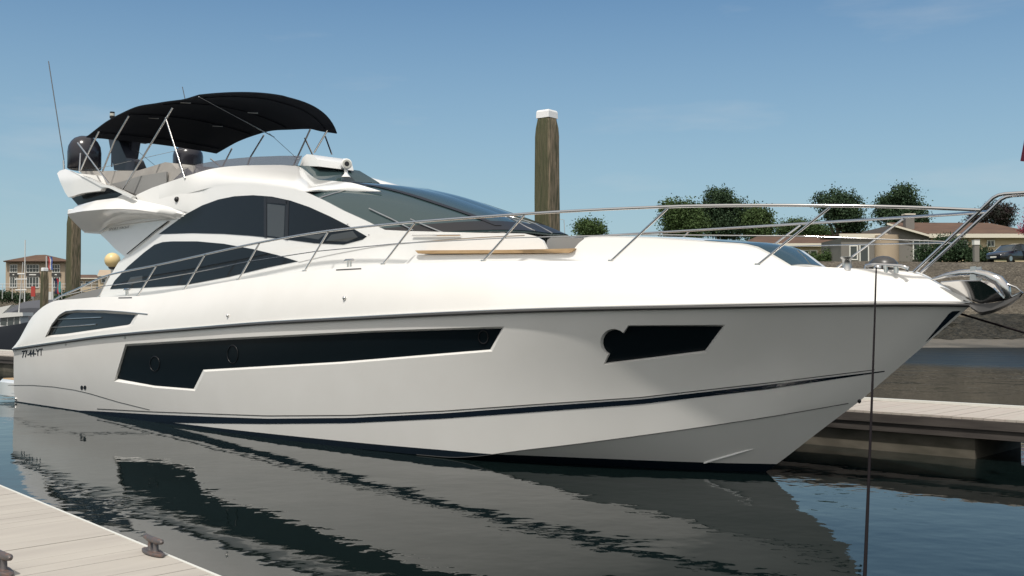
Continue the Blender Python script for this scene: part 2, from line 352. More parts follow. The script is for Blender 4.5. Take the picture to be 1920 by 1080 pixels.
vt_o = [(84, 633), (95, 612), (108, 593), (120, 585), (144, 582), (194, 582.5), (260, 588), (249, 609), (243, 613), (167, 624), (122, 630.5)]
vt_i = [(89, 629), (99, 611), (112, 595), (124, 588), (146, 586), (194, 587), (254, 591), (244, 607), (240, 609), (167, 619.5), (122, 626)]
cm = bmesh.new()
for o_, i_, dp in ((aft_o, aft_i, .05), (fw_o, fw_i, .06), (vt_o, vt_i, .07)):
    b2 = cutter([q for q in o_] if o_ is fw_o else sum([[o_[a]] + [tuple(np.array(o_[a]) + (np.array(o_[(a + 1) % len(o_)]) - np.array(o_[a])) * s / 6) for s in range(1, 6)] for a in range(len(o_))], []),
                i_ if o_ is fw_o else sum([[i_[a]] + [tuple(np.array(i_[a]) + (np.array(i_[(a + 1) % len(i_)]) - np.array(i_[a])) * s / 6) for s in range(1, 6)] for a in range(len(i_))], []), dp)
    tmp = bpy.data.meshes.new('t'); b2.to_mesh(tmp); b2.free(); cm.from_mesh(tmp)
    mirr = tmp.copy(); mirr.transform(Matrix.Diagonal((1, -1, 1, 1))); mirr.flip_normals(); cm.from_mesh(mirr)
cme = bpy.data.meshes.new('cut'); cm.to_mesh(cme); cm.free(); cme.materials.append(M['hull'])
cut = bpy.data.objects.new('cut', cme); COL.objects.link(cut)
bo = hull.modifiers.new('cut', 'BOOLEAN'); bo.operation = 'DIFFERENCE'; bo.object = cut; bo.solver = 'EXACT'
dg = bpy.context.evaluated_depsgraph_get(); nm = bpy.data.meshes.new_from_object(hull.evaluated_get(dg)); hull.modifiers.clear(); hull.data = nm; nm.name = 'hull'
bpy.data.objects.remove(cut)
nm.polygons.foreach_set('use_smooth', [True] * len(nm.polygons)); nm.set_sharp_from_angle(angle=math.radians(11))
def hw(name, poly, depth, mt, step=12):
    return patch(name, poly, lambda x, y: onhull(x, y, -depth), mt, Y, step=step, thick=.006, smooth=40)
hw('hull_window', aft_i, .044, M['hullglass']); hw('hull_window', fw_i, .054, M['hullglass']); hw('air_intake', vt_i, .064, M['glass'])
def ringp(cx, cy, rx, ry, off, w_=.006, name='porthole', mt='black'):
    for sgn in (1, -1):
        P = [onhull(cx + rx * math.cos(a), cy + ry * math.sin(a), off) for a in np.linspace(0, 2 * math.pi, 25)]
        P = [(p[0], p[1] * sgn, p[2]) for p in P]
        MB().tube(P, w_, 6, cap=False).build(name, M[mt], Y, 60)
for c in ((290, 682, 9, 14), (436, 664, 10, 17), (906, 632, 9, 12)  ): ringp(*c, -.036 if c[0] < 1000 else -.046)
for (a, b) in (((104, 599), (190, 595)), ((95, 614), (180, 608))):
    for sgn in (1, -1):
        P = [onhull(a[0] + (b[0] - a[0]) * s / 8, a[1] + (b[1] - a[1]) * s / 8, -.05) for s in range(9)]
        MB().tube([(p[0], p[1] * sgn, p[2]) for p in P], .012, 6).build('louvre', M['steel2'], Y, 60)
P = [onhull(x, y, .008) for x, y in lin_line([(88, 628), (97, 609), (110, 592), (122, 584), (144, 581.5), (194, 582), (230, 584.5), (277, 589)], 30)]
for sgn in (1, -1): MB().tube([(p[0], p[1] * sgn, p[2]) for p in P], .011, 6).build('intake_trim', M['steel2'], Y, 60)
# stripes and rubbing strake
def band(top, bot, name, mt, off=.004, n=90):
    A = lin_line(top, n); B = lin_line(bot, n)
    rows = [[onhull(*(a + (b - a) * s / 2), off=off) for s in range(3)] for a, b in zip(A, B)]
    mb = MB().grid(rows)
    a, b, c = (np.array(mb.V[i]) for i in mb.F[0][:3])
    if np.cross(b - a, c - a)[1] > 0: mb.F = [f[::-1] for f in mb.F]
    mk(name, mb.V, mb.F, mt, Y, 60, .003); mk(name, [(v[0], -v[1], v[2]) for v in mb.V], [f[::-1] for f in mb.F], mt, Y, 60, .003)
band([(48, 756), (104, 768), (182, 771), (286, 777), (400, 781.5), (500, 785), (658, 783.5), (830, 775), (992, 763), (1200, 749), (1440, 721.5), (1659, 695.5)],
     [(48, 757), (104, 775), (182, 783), (286, 792), (400, 794), (500, 795), (658, 793.5), (830, 785), (992, 773.5), (1200, 758), (1440, 730), (1659, 697)], 'hull_stripe', M['navy'])
band([(182, 766), (286, 771.5), (500, 779), (658, 778), (830, 770), (992, 758.5), (1200, 744.5), (1440, 717.5), (1640, 693)],
     [(182, 767.5), (286, 773), (500, 780.5), (658, 779.5), (830, 771.5), (992, 760), (1200, 746), (1440, 719), (1640, 694)], 'pinstripe', M['rubber'])
band([(15, 722), (60, 722), (100, 725), (140, 731), (170, 738), (220, 753), (280, 768)], [(15, 723), (60, 723), (100, 726), (140, 732), (170, 739.2), (220, 754), (280, 769)], 'hull_crease', M['rubber'])
prof = [(0, .014), (.04, .013), (.05, .004), (.05, -.010), (.038, -.022), (0, -.026)]
def strake(prof, mt, name, z0=0):
    for sgn in (1, -1):
        rows = []
        for i in range(NS):
            q = LR[i]; tq = LR[min(i + 1, NS - 1)] - LR[max(i - 1, 0)]; nn = np.array([-tq[1], tq[0], 0]); nn = nn / (np.linalg.norm(nn) + 1e-9)
            if nn[1] > 0: nn = -nn
            rows.append([(q[0] + nn[0] * a, (q[1] + nn[1] * a - .0) * sgn, q[2] + c + z0) for a, c in prof])
        mb = MB().grid(rows); mb.F = mb.F if sgn < 0 else [f[::-1] for f in mb.F]
        mb.build(name, mt, Y, 50)
strake(prof, M['rubber'], 'rubbing_strake'); strake([(0, .036), (.028, .034), (.03, .024), (0, .02)], M['steel2'], 'strake_trim')
for sgn in (1, -1):
    MB().tube([(q[0], q[1] * sgn, q[2]) for q in LC if -4.5 < q[0] < 1.2], .006, 6).build('chine_strip', M['rubber'], Y, 60)
    P = [onhull(x, y, .008) for x, y in lin_line([(1320, 868), (1340, 862), (1375, 852), (1412, 842)], 12)]
    MB().tube([(q[0], q[1] * sgn, q[2]) for q in P], [.013] * 9 + [.010, .006, .003], 6).build('spray_rail', M['white'], Y, 60)
# stem guard, fairlead eye, drains
for sgn in (1, -1):
    pass
patch('stem_guard', [(1736, 641), (1742, 634), (1780, 588), (1786, 584), (1801, 583), (1770, 611), (1745, 634)], lambda x, y: onhull(x, y, .006), M['navy'], Y, step=8, thick=.006)
for (x, y, r) in ((153, 727, 3.2), (159, 727, 3.2)): patch('drain', [(x + r * .8 * math.cos(a), y + r * 1.3 * math.sin(a)) for a in np.linspace(0, 6.0, 10)], lambda x, y: onhull(x, y, .006), M['black'], Y, step=5, thick=.01)
for (x, y, r) in ((427, 592, 2.4), (646, 559, 3), (234, 633, 1.8), (123, 646, 1.8), (30, 748, 3)):
    q = onhull(x, y, .01); MB().ball(q, r * .011).build('hull_fitting', M['steel2'], Y, 80)
for (x, y) in ((232, 796), (1611, 751)):
    q = onhull(x, y, .01) if x < 1000 else np.array([1.27, 0, .98]); MB().ball(q, .035, sc=(.6, .8, 1)).build('hull_fitting', M['black'], Y, 80)
# registration, written on the hull
tcu = bpy.data.curves.new('reg', 'FONT'); tcu.body = '77-44-YT'; tcu.offset = .028; tcu.resolution_u = 3; to = bpy.data.objects.new('reg', tcu); COL.objects.link(to)
dg = bpy.context.evaluated_depsgraph_get(); tm = bpy.data.meshes.new_from_object(to.evaluated_get(dg)); bpy.data.objects.remove(to)
co = np.array([v.co[:] for v in tm.vertices]); lo = co.min(0); hi = co.max(0)
rv = []
for c in co:
    u = (c[0] - lo[0]) / (hi[0] - lo[0]); v = (c[1] - lo[1]) / (hi[1] - lo[1])
    rv.append(onhull(41 + 39 * u, 671 - 4.5 * u - 13.5 * v, .006))
ff = [tuple(p.vertices) for p in tm.polygons]
a, b, c = (np.array(rv[i]) for i in ff[0][:3])
if np.cross(b - a, c - a)[1] > 0: ff = [f[::-1] for f in ff]
mk('registration_mark', rv, ff, M['navy'], Y, None, .003)
# swim platform
sp_ = MB(); rows = []
for x, b, z in ((-18.3, 2.1, 0), (-19.4, 2.1, 0), (-19.75, 1.95, 0), (-19.9, 1.5, 0)):
    rows.append([(x, -b, .12), (x, -b, .42), (x, -b + .06, .47), (x, b - .06, .47), (x, b, .42), (x, b, .12)])
sp_.grid(rows, close=True); sp_.F.append(tuple(range(6 * 3, 6 * 4)))
sp_.build('swim_platform', M['white'], Y, 40)
MB().box((-19.7, -1.9, .472), (-18.2, 1.9, .49)).build('platform_teak', M['teak'], Y)

# ------------------------------------------------------------------ superstructure
def sst(t): t = min(1, max(0, t)); return t * t * (3 - 2 * t)
def bB(x, z): return 1.9 - .14 * (z - 2.5) - .015 * max(0, x + 8) ** 2 + sst((z - 3.75) / .4) * min(.5, max(0, (-11 - x) * .17))
S = lambda px, py: onf(px, py, bB)
body = [(184, 570), (188, 553), (205, 520), (222, 492), (236, 480), (241, 476), (322, 412), (330, 411), (352, 398.5), (313, 387), (259, 375), (254, 367), (261, 363), (285, 352), (300, 347), (300, 372), (350, 362), (400, 350), (430, 346.5),
        (465, 345), (520, 350), (550, 354.5), (571, 359), (606, 375), (642, 394), (682, 412), (721, 431), (760, 433), (800, 434), (900, 436.5), (984, 438), (1005, 443), (1017, 450), (1024, 464), (1026, 500),
        (905, 505), (718, 512), (570, 522), (447, 540), (345, 558), (258, 570)]
def index_line(P, n):
    P = np.array(P, float); return np.stack([pchip(range(len(P)), P[:, k_])(np.linspace(0, len(P) - 1, n)) for k_ in range(P.shape[1])], 1)
bS_ = lambda x, y: -float(S(x, y)[1])
topT = [(298, 347.5, bS_(298, 347.5)), (350, 330, 1.70), (400, 316, 1.45), (430, 312, 1.30), (465, 310, 1.12), (520, 309.3, .82), (556, 311, .64), (598, 337, .78), (628, 339.5, .98), (657, 342.5, 1.15), (712, 357.6, 1.05)]
botT = [(x, y, bS_(x, y)) for x, y in ((298, 373), (350, 363), (400, 351), (430, 347.5), (465, 346), (520, 351), (550, 355.5), (572, 359.3))] + [(606, 359.4, 1.44), (640, 359.2, 1.26), (714, 358.6, 1.05)]
TI, BI = index_line(topT, 90), index_line(botT, 90); rows = []
for t_ in np.linspace(0, 1, 14):
    rows.append([atB(a_[0] + (b_[0] - a_[0]) * t_, a_[1] + (b_[1] - a_[1]) * t_, a_[2] + (b_[2] - a_[2]) * (1 - (1 - t_) ** 2)) for a_, b_ in zip(TI, BI)])
mb = MB().grid(rows); mb.F = [f[::-1] for f in mb.F]
for sg in (1, -1):
    mk('flybridge_side', [(v[0], v[1] * sg, v[2]) for v in mb.V], mb.F if sg > 0 else [f[::-1] for f in mb.F], M['white'], Y, 60, .03)
patch('cabin_side', body, S, M['white'], Y, step=11, thick=.05, smooth=50)
W1 = [(207, 542), (215, 527), (240, 500), (270, 474), (290, 459), (305, 454), (322, 452.5), (370, 452.5), (420, 457), (475, 467), (520, 478), (559, 490), (500, 502), (430, 519), (350, 534), (280, 539)]
W2 = [(298, 439), (320, 423), (350, 401), (380, 385), (410, 374), (440, 368), (475, 366), (510, 368.5), (545, 376), (580, 388), (620, 406), (655, 424), (688, 443), (680, 449), (645, 458.5), (590, 456), (560, 452), (520, 447), (470, 442), (420, 438.5), (360, 437)]
patch('side_window', W1, S, M['glass'], Y, step=12, off=.008, thick=.012)
patch('side_window', W2, S, M['glass'], Y, step=12, off=.008, thick=.012)
for poly in ([(496, 370), (501, 370), (501, 446), (496, 445)], [(537, 376), (543, 377), (541, 450), (535, 449)], [(500, 369), (540, 376), (540, 383), (500, 380)]):
    patch('window_mullion', poly, S, M['black'], Y, step=12, off=.014, thick=.01)
patch('window_pane', [(502, 382), (535, 386), (533, 446), (502, 442)], S, M['pane'], Y, step=12, off=.010, thick=.008)
patch('window_pane', [(612, 452), (622, 440), (662, 433), (672, 445), (652, 453)], S, M['pane'], Y, step=12, off=.010, thick=.008)
patch('window_pane', [(560, 443), (612, 438), (598, 449)], S, M['pane'], Y, step=12, off=.010, thick=.008)
patch('window_pane', [(238, 533), (246, 520), (268, 517), (268, 527), (247, 534)], S, M['pane'], Y, step=12, off=.012, thick=.008)
# seam lines on the moulding
def seam(pts, surf, name='moulding_seam', mt='steel2', r=.006, off=.002):
    P = [np.array(surf(x, y)) + np.array([0, -off, 0]) for x, y in lin_line(pts, 24)]
    for sgn in (1, -1): MB().tube([(p[0], p[1] * sgn, p[2]) for p in P], r, 5).build(name, M[mt], Y, 60)
seam([(560, 492), (620, 478), (700, 463), (800, 452), (900, 445), (984, 441)], S)
seam([(241, 476), (262, 459), (292, 434), (318, 415)], S, 'grab_rail', 'steel', .014, .03)
seam([(776, 442), (866, 441)], S, 'grab_rail', 'steel', .012, .03)
for (x, y) in ((332, 374), (652, 420), (692, 440)):
    q = S(x, y); MB().ball(q, .055 if x < 400 else .014, 12, 8).build('side_light' if x < 400 else 'cabin_fitting', M['black'] if x < 400 else M['steel2'], Y, 80)
# overhang of the flybridge
def loft(name, lines, mt, n=30, thick=.03, smooth=50, mirror=True):
    rows = [[atB(*q) for q in lin_line(L, n)] for L in lines]
    mb = MB().grid(rows); a, b, c = (np.array(mb.V[i]) for i in mb.F[len(mb.F) // 2][:3])
    nn = np.cross(b - a, c - a)
    if nn[1] > 0 or (abs(nn[1]) < .2 * np.linalg.norm(nn) and nn[2] < 0): mb.F = [f[::-1] for f in mb.F]
    mk(name, mb.V, mb.F, mt, Y, smooth, thick)
    if mirror: mk(name, [(v[0], -v[1], v[2]) for v in mb.V], [f[::-1] for f in mb.F], mt, Y, smooth, thick)
o1 = [(145, 385, 2.2), (180, 376, 2.2), (218, 371, 2.12), (234, 362, 2.02), (259, 375, 1.98), (313, 387, 1.84), (353, 399, 1.70)]
o2 = [(126, 401, 2.34), (155, 396, 2.36), (193, 392.5, 2.33), (225, 391.5, 2.24), (256, 393, 2.12), (304, 400, 1.90), (345, 408, 1.72)]
om = [(128, 405, 2.30), (150, 404, 2.30), (193, 400, 2.27), (225, 397, 2.18), (256, 398, 2.07), (304, 403.5, 1.87), (343, 409, 1.71)]
o3 = [(156, 434, 1.82), (170, 435, 1.78), (184, 435, 1.74), (204, 422, 1.73), (256, 412, 1.72), (300, 411, 1.72), (338, 412, 1.70)]
mid = lambda A, B_, t, dp: [tuple(np.array(a) * (1 - t) + np.array(b) * t + np.array([0, 0, dp])) for a, b in zip(A, B_)]
loft('flybridge_overhang', [o1, mid(o1, o2, .5, .02), o2, om, mid(om, o3, .5, .03), o3], M['white'], n=50)
SOF = 3.80
mb = MB(); q = [atB(*p_) for p_ in o3]
mb.add([(p_[0], p_[1] + .02, p_[2]) for p_ in q] + [(p_[0], -p_[1] - .02, p_[2]) for p_ in q], [(i, i + 1, 7 + i + 1, 7 + i) for i in range(6)])
mb.build('cockpit_soffit', M['white2'], Y, None, .03)
wing = [(182, 434), (204, 421), (256, 411), (322, 410), (285, 440), (241, 477), (235, 482), (215, 466), (200, 450)]
patch('wing_panel', wing, lambda x, y: onf(x, y, lambda X, Z: bB(X, Z) - .03 if Z < 3.75 else 1.69), M['white'], Y, step=12, thick=.06)
tcu = bpy.data.curves.new('w', 'FONT'); tcu.body = 'SPORT YACHT'; tcu.shear = .3; to = bpy.data.objects.new('w', tcu); COL.objects.link(to)
dg = bpy.context.evaluated_depsgraph_get(); tm = bpy.data.meshes.new_from_object(to.evaluated_get(dg)); bpy.data.objects.remove(to)
co = np.array([v.co[:] for v in tm.vertices]); lo = co.min(0); hi = co.max(0)
rv = [atB(204 + 39 * (c[0] - lo[0]) / (hi[0] - lo[0]), 432.5 - 5.5 * (c[0] - lo[0]) / (hi[0] - lo[0]) - 4.2 * (c[1] - lo[1]) / (hi[1] - lo[1]), 1.735) for c in co]
mk('name_lettering', rv, [tuple(p.vertices) for p in tm.polygons], M['rubber'], Y, None, .003)
# aft horn with its smoked slot
HORN = lambda x, y: onf(x, y, lambda X, Z: 2.24 + (.10 if Z < 4.9 else .10 - .5 * (Z - 4.9)) - .10 * max(0, X + 15.0))
patch('flybridge_horn', [(107, 325), (112, 320), (122, 317), (133, 320), (155, 329), (178, 339), (193, 347), (208, 349), (191, 353), (188, 358), (170, 360), (155, 362), (128, 370), (122, 361), (113, 342)], HORN, M['white'], Y, step=7, thick=.10)
patch('flybridge_rim', [(133, 319), (178, 338), (193, 346), (208, 348), (233, 359.5), (250, 368), (247, 372), (231, 364), (206, 352.5), (190, 350), (176, 342)], lambda x, y: HORN(x, y) + np.array([0, -.02, 0]), M['white'], Y, step=6, thick=.09)
patch('smoked_slot', [(134, 371), (155, 361), (189, 357), (208, 350), (233, 361), (218, 372), (180, 377), (147, 386)], lambda x, y: onf(x, y, lambda X, Z: 2.12 - .08 * max(0, X + 15)), M['glass'], Y, step=8, thick=.02)
# flybridge floor and tub
mb = MB().box((-15.4, -1.75, 3.90), (-11.5, 1.75, 4.0)).box((-11.499, -1.4, 3.90), (-9.4, 1.4, 4.0)); mb.build('flybridge_deck', M['white2'], Y)
MB().prism([(p_[0], p_[2]) for p_ in (atB(136, 369, 2.2), atB(126, 362, 2.2), atB(112, 330, 2.2), atB(120, 322, 2.2), atB(133, 324, 2.2), atB(150, 366, 2.2))], -2.0, 2.0).build('flybridge_transom', M['white'], Y)
# coaming inner liner, sofa and covers
MB().prism([(p_[0], p_[2]) for p_ in (atB(148, 321, 1.5), atB(222, 320, 1.5), atB(258, 320, 1.5), atB(310, 304, 1.5), atB(322, 306, 1.5), atB(330, 316, 1.5), atB(345, 326, 1.5), atB(340, 342, 1.5), atB(270, 372, 1.5), atB(190, 352, 1.5))], -1.5, 1.5).build('sofa_back', M['beige'], Y, 30)
patch('side_lining', [(210, 348), (258, 338), (312, 317), (330, 317), (352, 312), (362, 310), (362, 326), (345, 331), (311, 343), (258, 366), (236, 358)], lambda x, y: onf(x, y, lambda X, Z: 1.62), M['beige'], Y, step=12, thick=.05)
patch('side_lining', [(206, 345), (226, 341), (262, 330), (312, 322), (311, 343), (258, 366), (236, 357)], lambda x, y: onf(x, y, lambda X, Z: 1.68), M['greyc'], Y, step=12, thick=.03)
# tinted wind deflector round the flybridge
lowd = [(325, 337, 1.76), (350, 330, 1.69), (400, 315.5, 1.44), (430, 311.5, 1.29), (465, 309.5, 1.11), (520, 309, .81), (557, 310.5, .63)]
uppd = [(345, 318, 1.66), (365, 309, 1.56), (410, 300.5, 1.34), (440, 297, 1.2), (475, 294, 1.02), (530, 292, .74), (566, 292, .56)]
loft('wind_deflector', [lowd, uppd], M['tint'], n=24, thick=.012)
lw = [(553, 311, .64), (598, 338, .77), (655, 342.5, .0), (712, 343, -.60)]
up = [(555, 310.3, .62), (580, 311, .5), (630, 314, 0), (674, 320, -.55)]
loft('front_deflector', [lw, mid(lw, up, .5, .0), up], M['screen'], n=24, thick=.012, mirror=False)
# helm console top behind the deflector
MB().prism([(p_[0], p_[2]) for p_ in (atB(562, 311, .5), atB(567, 296, .5), atB(575, 289, .5), atB(586, 290, .5), atB(595, 299, .5), atB(598, 312, .5))], -.5, .30).build('helm_console', M['white'], Y, 30)
q = atB(649, 308, .1); ax = np.array([.88, -.47, 0])
MB().tube([q - ax * .26, q - ax * .2, q, q + ax * .06, q + ax * .07], [.05, .085, .1, .1, .085], 18).build('searchlight', M['white'], Y, 50)
MB().tube([q + ax * .071, q + ax * .076], .078, 18).build('searchlight_lens', M['lens'], Y, 50)
MB().tube([q + ax * .077, q + ax * .08], .045, 14).build('searchlight_lens', M['black'], Y, 50)
MB().tube([q + np.array([0, 0, -.08]), q + np.array([0, 0, -.18]), q + np.array([0, 0, -.24])], [.03, .04, .09], 14).build('searchlight_stand', M['white'], Y, 50)
# windscreen
def wrow(ps, cs, n=20, ex=2.6, up_=0.0):
    a = np.array(ps, float); c = np.array(cs, float); out = []
    for i in range(n + 1):
        s = 1 - i / n; b = a[1] * s; wv = s ** ex
        out.append((c[0] + (a[0] - c[0]) * wv, b, c[2] + (a[2] - c[2]) * s ** 2.2 + up_ * math.sin(math.pi * s)))
    return out
E1 = [S(*p_) + np.array([0, .07, 0]) for p_ in smooth_line([(560, 358), (602, 378), (638, 397), (678, 415), (718, 434), (732, 441)], 14)]
C1 = [atB(x, y, 0) for x, y in smooth_line([(708, 346), (770, 350.5), (830, 363.5), (900, 387), (960, 409), (1030, 439)], 14)]
rowsw = [wrow(e, c, up_=.02) for e, c in zip(E1, C1)]
mb = MB().grid(rowsw); mb.mirror(); mb.F = [f[::-1] for f in mb.F]
mk('windscreen', mb.V, mb.F, M['screen'], Y, 80, .02)
def wpt(u, v): # u down the screen 0..1, v from side (0) to centre (1)
    i = u * 13; i0 = min(12, int(i)); f = i - i0; j = v * 20; j0 = min(19, int(j)); g = j - j0; Rw = np.array(rowsw)
    p_ = (Rw[i0, j0] * (1 - g) + Rw[i0, j0 + 1] * g) * (1 - f) + (Rw[i0 + 1, j0] * (1 - g) + Rw[i0 + 1, j0 + 1] * g) * f
    return p_
def strip(name, uv0, uv1, wdt, mt, n=16, off=.012):
    for sgn in (1, -1):
        rows = []
        for i in range(n + 1):
            u = uv0[0] + (uv1[0] - uv0[0]) * i / n; v = uv0[1] + (uv1[1] - uv0[1]) * i / n
            p_ = wpt(u, v); q_ = wpt(u, min(1, v + wdt)); up__ = np.array([.4, -.2, .9]) * off
            rows.append([(a + up__) * np.array([1, sgn, 1]) for a in (p_, (p_ + q_) / 2, q_)])
        mb = MB().grid(rows); mb.build(name, mt, Y, 60, .006)
mbk = (mb.V, mb.F)
strip('windscreen_pillar', (.10, .46), (.93, .55), .05, M['black'])
def uband(name, u0, u1, mt, off=.01):
    for sgn in (1, -1):
        rows = [[(wpt(u0 + (u1 - u0) * k_ / 2, v) + np.array([.5, -.25, .9]) * off) * np.array([1, sgn, 1]) for k_ in range(3)] for v in np.linspace(0, 1, 30)]
        mb_ = MB().grid(rows); mk(name, mb_.V, mb_.F, mt, Y, 60)
uband('windscreen_frame', .0, .05, M['black']); uband('windscreen_frame', .86, .99, M['black']); uband('windscreen_trim', .17, .18, M['steel2'], .012)
WB = BVHTree.FromPolygons([Vector(v) for v in mbk[0]], mbk[1])
def onscreen(px, py):
    d = ray(px, py); d = d / np.linalg.norm(d); h_ = WB.ray_cast(Vector(CAM), Vector(d)); return (np.array(h_[0]) if h_[0] is not None else atB(px, py, .6)) - d * .05
for pts in ([(775, 432), (735, 411), (692, 391)], [(830, 436), (790, 420), (770, 411)], [(1035, 437), (1000, 418), (945, 403)], [(1012, 437), (985, 425), (950, 404)]):
    P = []
    for x, y in lin_line(pts, 9): P.append(onscreen(x, y))
    MB().tube(P, .012, 6).build('wiper', M['steel2'], Y, 60)
# coachroof top (behind the screen base) and foredeck seat
TR = pchip([-8, -4, -2, -.8, 0, .6, 1.2], [1.98, 1.84, 1.55, 1.15, .74, .45, .3])
TS = lambda x, y: onf(x, y, lambda X, Z: float(TR(X)) - .25 * (Z - 2.7))
trunk_top = [(1095, 448), (1110, 445), (1160, 445), (1230, 447), (1300, 452), (1341, 455.5), (1395, 459), (1419, 465), (1446, 479), (1481, 500)]
patch('foredeck_trunk', [(740, 508), (778, 478), (1040, 476), (1066, 474), (1075, 468), (1085, 456)] + trunk_top + [(1500, 510)], TS, M['white'], Y, step=11, thick=.04)
T = np.array([TS(*p_) for p_ in lin_line(trunk_top, 40)]); rows = []
for p_ in T:
    cam_h = .012 + .03 * min(1, abs(p_[1]))
    rows.append([(p_[0], p_[1] * s, p_[2] - .004 + cam_h * (1 - s * s)) for s in np.linspace(1, -1, 13)])
mb = MB().grid(rows); mb.F = mb.F if np.cross(np.array(mb.V[1]) - np.array(mb.V[0]), np.array(mb.V[13]) - np.array(mb.V[0]))[2] < 0 else mb.F
mk('foredeck_trunk_top', mb.V, mb.F, M['white'], Y, 50, .02)
g0 = 22; rows = []
for p_ in T[g0:]:
    cam_h = .012 + .03 * min(1, abs(p_[1])); bb = abs(p_[1])
    rows.append([(p_[0] + .006, y_, p_[2] + .010 + cam_h * (1 - (y_ / bb) ** 2)) for y_ in np.linspace(-bb + .02, bb - .15, 9)])
mk('foredeck_hatch', MB().grid(rows).V, MB().grid(rows).F, M['screen'], Y, 50, .012)
MB().prism([(p_[0], p_[2]) for p_ in (atB(1022, 470, 1.2), atB(1026, 450, 1.2), atB(1034, 444, 1.2), atB(1060, 444.5, 1.2), atB(1092, 447, 1.2), atB(1092, 470, 1.2))], -1.2, 1.2).build('seat_cushion', M['greyc'], Y, 30)
MB().box((-9, -1.4, 2.6), (-4.6, 1.4, 3.05)).build('coachroof_core', M['white2'], Y)
# teak side step
tk = lambda x, y: onf(x, y, lambda X, Z: float(TR(X)) + .02)
patch('teak_step', [(778, 469.5), (850, 469), (950, 468.5), (1024, 467), (1077, 465.5), (1073, 471), (1066, 474), (900, 475), (784, 475.5)], tk, M['teak'], Y, step=8, thick=.25)
# ------------------------------------------------------------------ guard rails
tops = [(204, 516, 2.14), (294, 497, 2.15), (385, 477, 2.15), (487, 455, 2.12), (616, 433, 2.06), (779, 416, 1.99), (985, 401, 1.91), (1255, 387.5, 1.63), (1560, 385.5, .99)]
base = [(185, 557), (258, 555), (345, 544), (447, 525), (571, 509), (718, 496), (906, 490), (1145, 490), (1420, 497)]
tp = [atB(*q) for q in tops]; bs = [onf(x, y, lambda X, Z: float(bD(X)) - .05) for x, y in base]
end = [atB(100, 563, 2.1), atB(112, 556, 2.1), atB(140, 544, 2.12)]
pul = [atB(1700, 388.5, .6), atB(1838, 394, .12)]
rail3 = smooth_line(np.vstack([end, tp, pul]), 90)
pb = atB(1714, 510, .10)
arm = [pb, pb + (pul[1] - pb) * .5, pul[1]] + [atB(1862, 371, .12), atB(1872, 366, .12), atB(1884, 363.5, .12), atB(1925, 361, .12), atB(1960, 366, .12), atB(1985, 395, .12)]
for sgn in (1, -1):
    f = np.array([1, sgn, 1])
    MB().tube(rail3 * f, .019, 10).build('top_rail', M['steel'], Y, 60)
    for a, b in zip(tp, bs):
        MB().tube([b * f, (b + (a - b) * .97) * f], .0155, 8).build('stanchion', M['steel'], Y, 60)
        MB().tube([b * f + [0, 0, -.01], b * f + [0, 0, .02]], .035, 10).build('stanchion_foot', M['steel2'], Y, 60)
    mids = [(a + b) / 2 for a, b in zip(tp, bs)] + [pb + (pul[1] - pb) * .5]
    MB().tube(np.vstack([[end[1]], mids]) * f, .008, 6).build('guard_wire', M['steel'], Y, 60)
    MB().tube(np.array(arm) * f, .019, 10).build('pulpit_arm', M['steel'], Y, 60)
# cleats on the side deck
def deck_cleat(px, py, b, s=1.0):
    q = atB(px, py, b); e = empty_child = bpy.data.objects.new('deck_cleat', None)
    for sgn in (1, -1):
        mb = MB(); c = q * np.array([1, sgn, 1])
        mb.tube([c + [-.13 * s, 0, .085], c + [-.09 * s, 0, .10], c + [.09 * s, 0, .10], c + [.13 * s, 0, .085]], [.012, .022, .022, .012], 8)
        for d in (-.035, .035): mb.tube([c + [d * s, 0, -.02], c + [d * s, 0, .1]], .016, 8)
        mb.build('deck_cleat', M['steel'], Y, 60)
    bpy.data.objects.remove(e)
deck_cleat(655, 500, 2.08); deck_cleat(238, 552, 2.27)
for (x0, x1, y0, y1) in ((630, 677, 506, 503.5), (222, 247, 558.5, 558)):
    patch('fairlead_slot', [(x0, y0 - 1), (x1, y1 - 1), (x1, y1 + 1), (x0, y0 + 1)], lambda x, y: onhull(x, y, .006), M['rubber'], Y, step=12, thick=.008)
# bow gear
q = atB(1588, 500, .55)
MB().tube([q + [0, 0, -.05], q, q + [0, 0, .08], q + [0, 0, .1], q + [0, 0, .115]], [.07, .055, .05, .075, .075], 12).build('capstan', M['steel2'], Y, 60)
bc = [atB(x, y, .3) for x, y in ((1622, 508), (1624, 498), (1640, 496), (1690, 499), (1703, 503), (1700, 508))]
mb = MB().tube(bc, .022, 8); mb.tube([atB(1660, 512, .3), atB(1660, 498, .3)], .03, 8); mb.tube([atB(1680, 512, .3), atB(1680, 500, .3)], .03, 8)
mb.ball(atB(1646, 503, .32), .05, 12, 8); mb.build('bow_cleat', M['steel'], Y, 60)
MB().ball(atB(1656, 500, .15), .16, 16, 8, sc=(1.1, 1, .8)).build('windlass', M['rubber'], Y, 60)
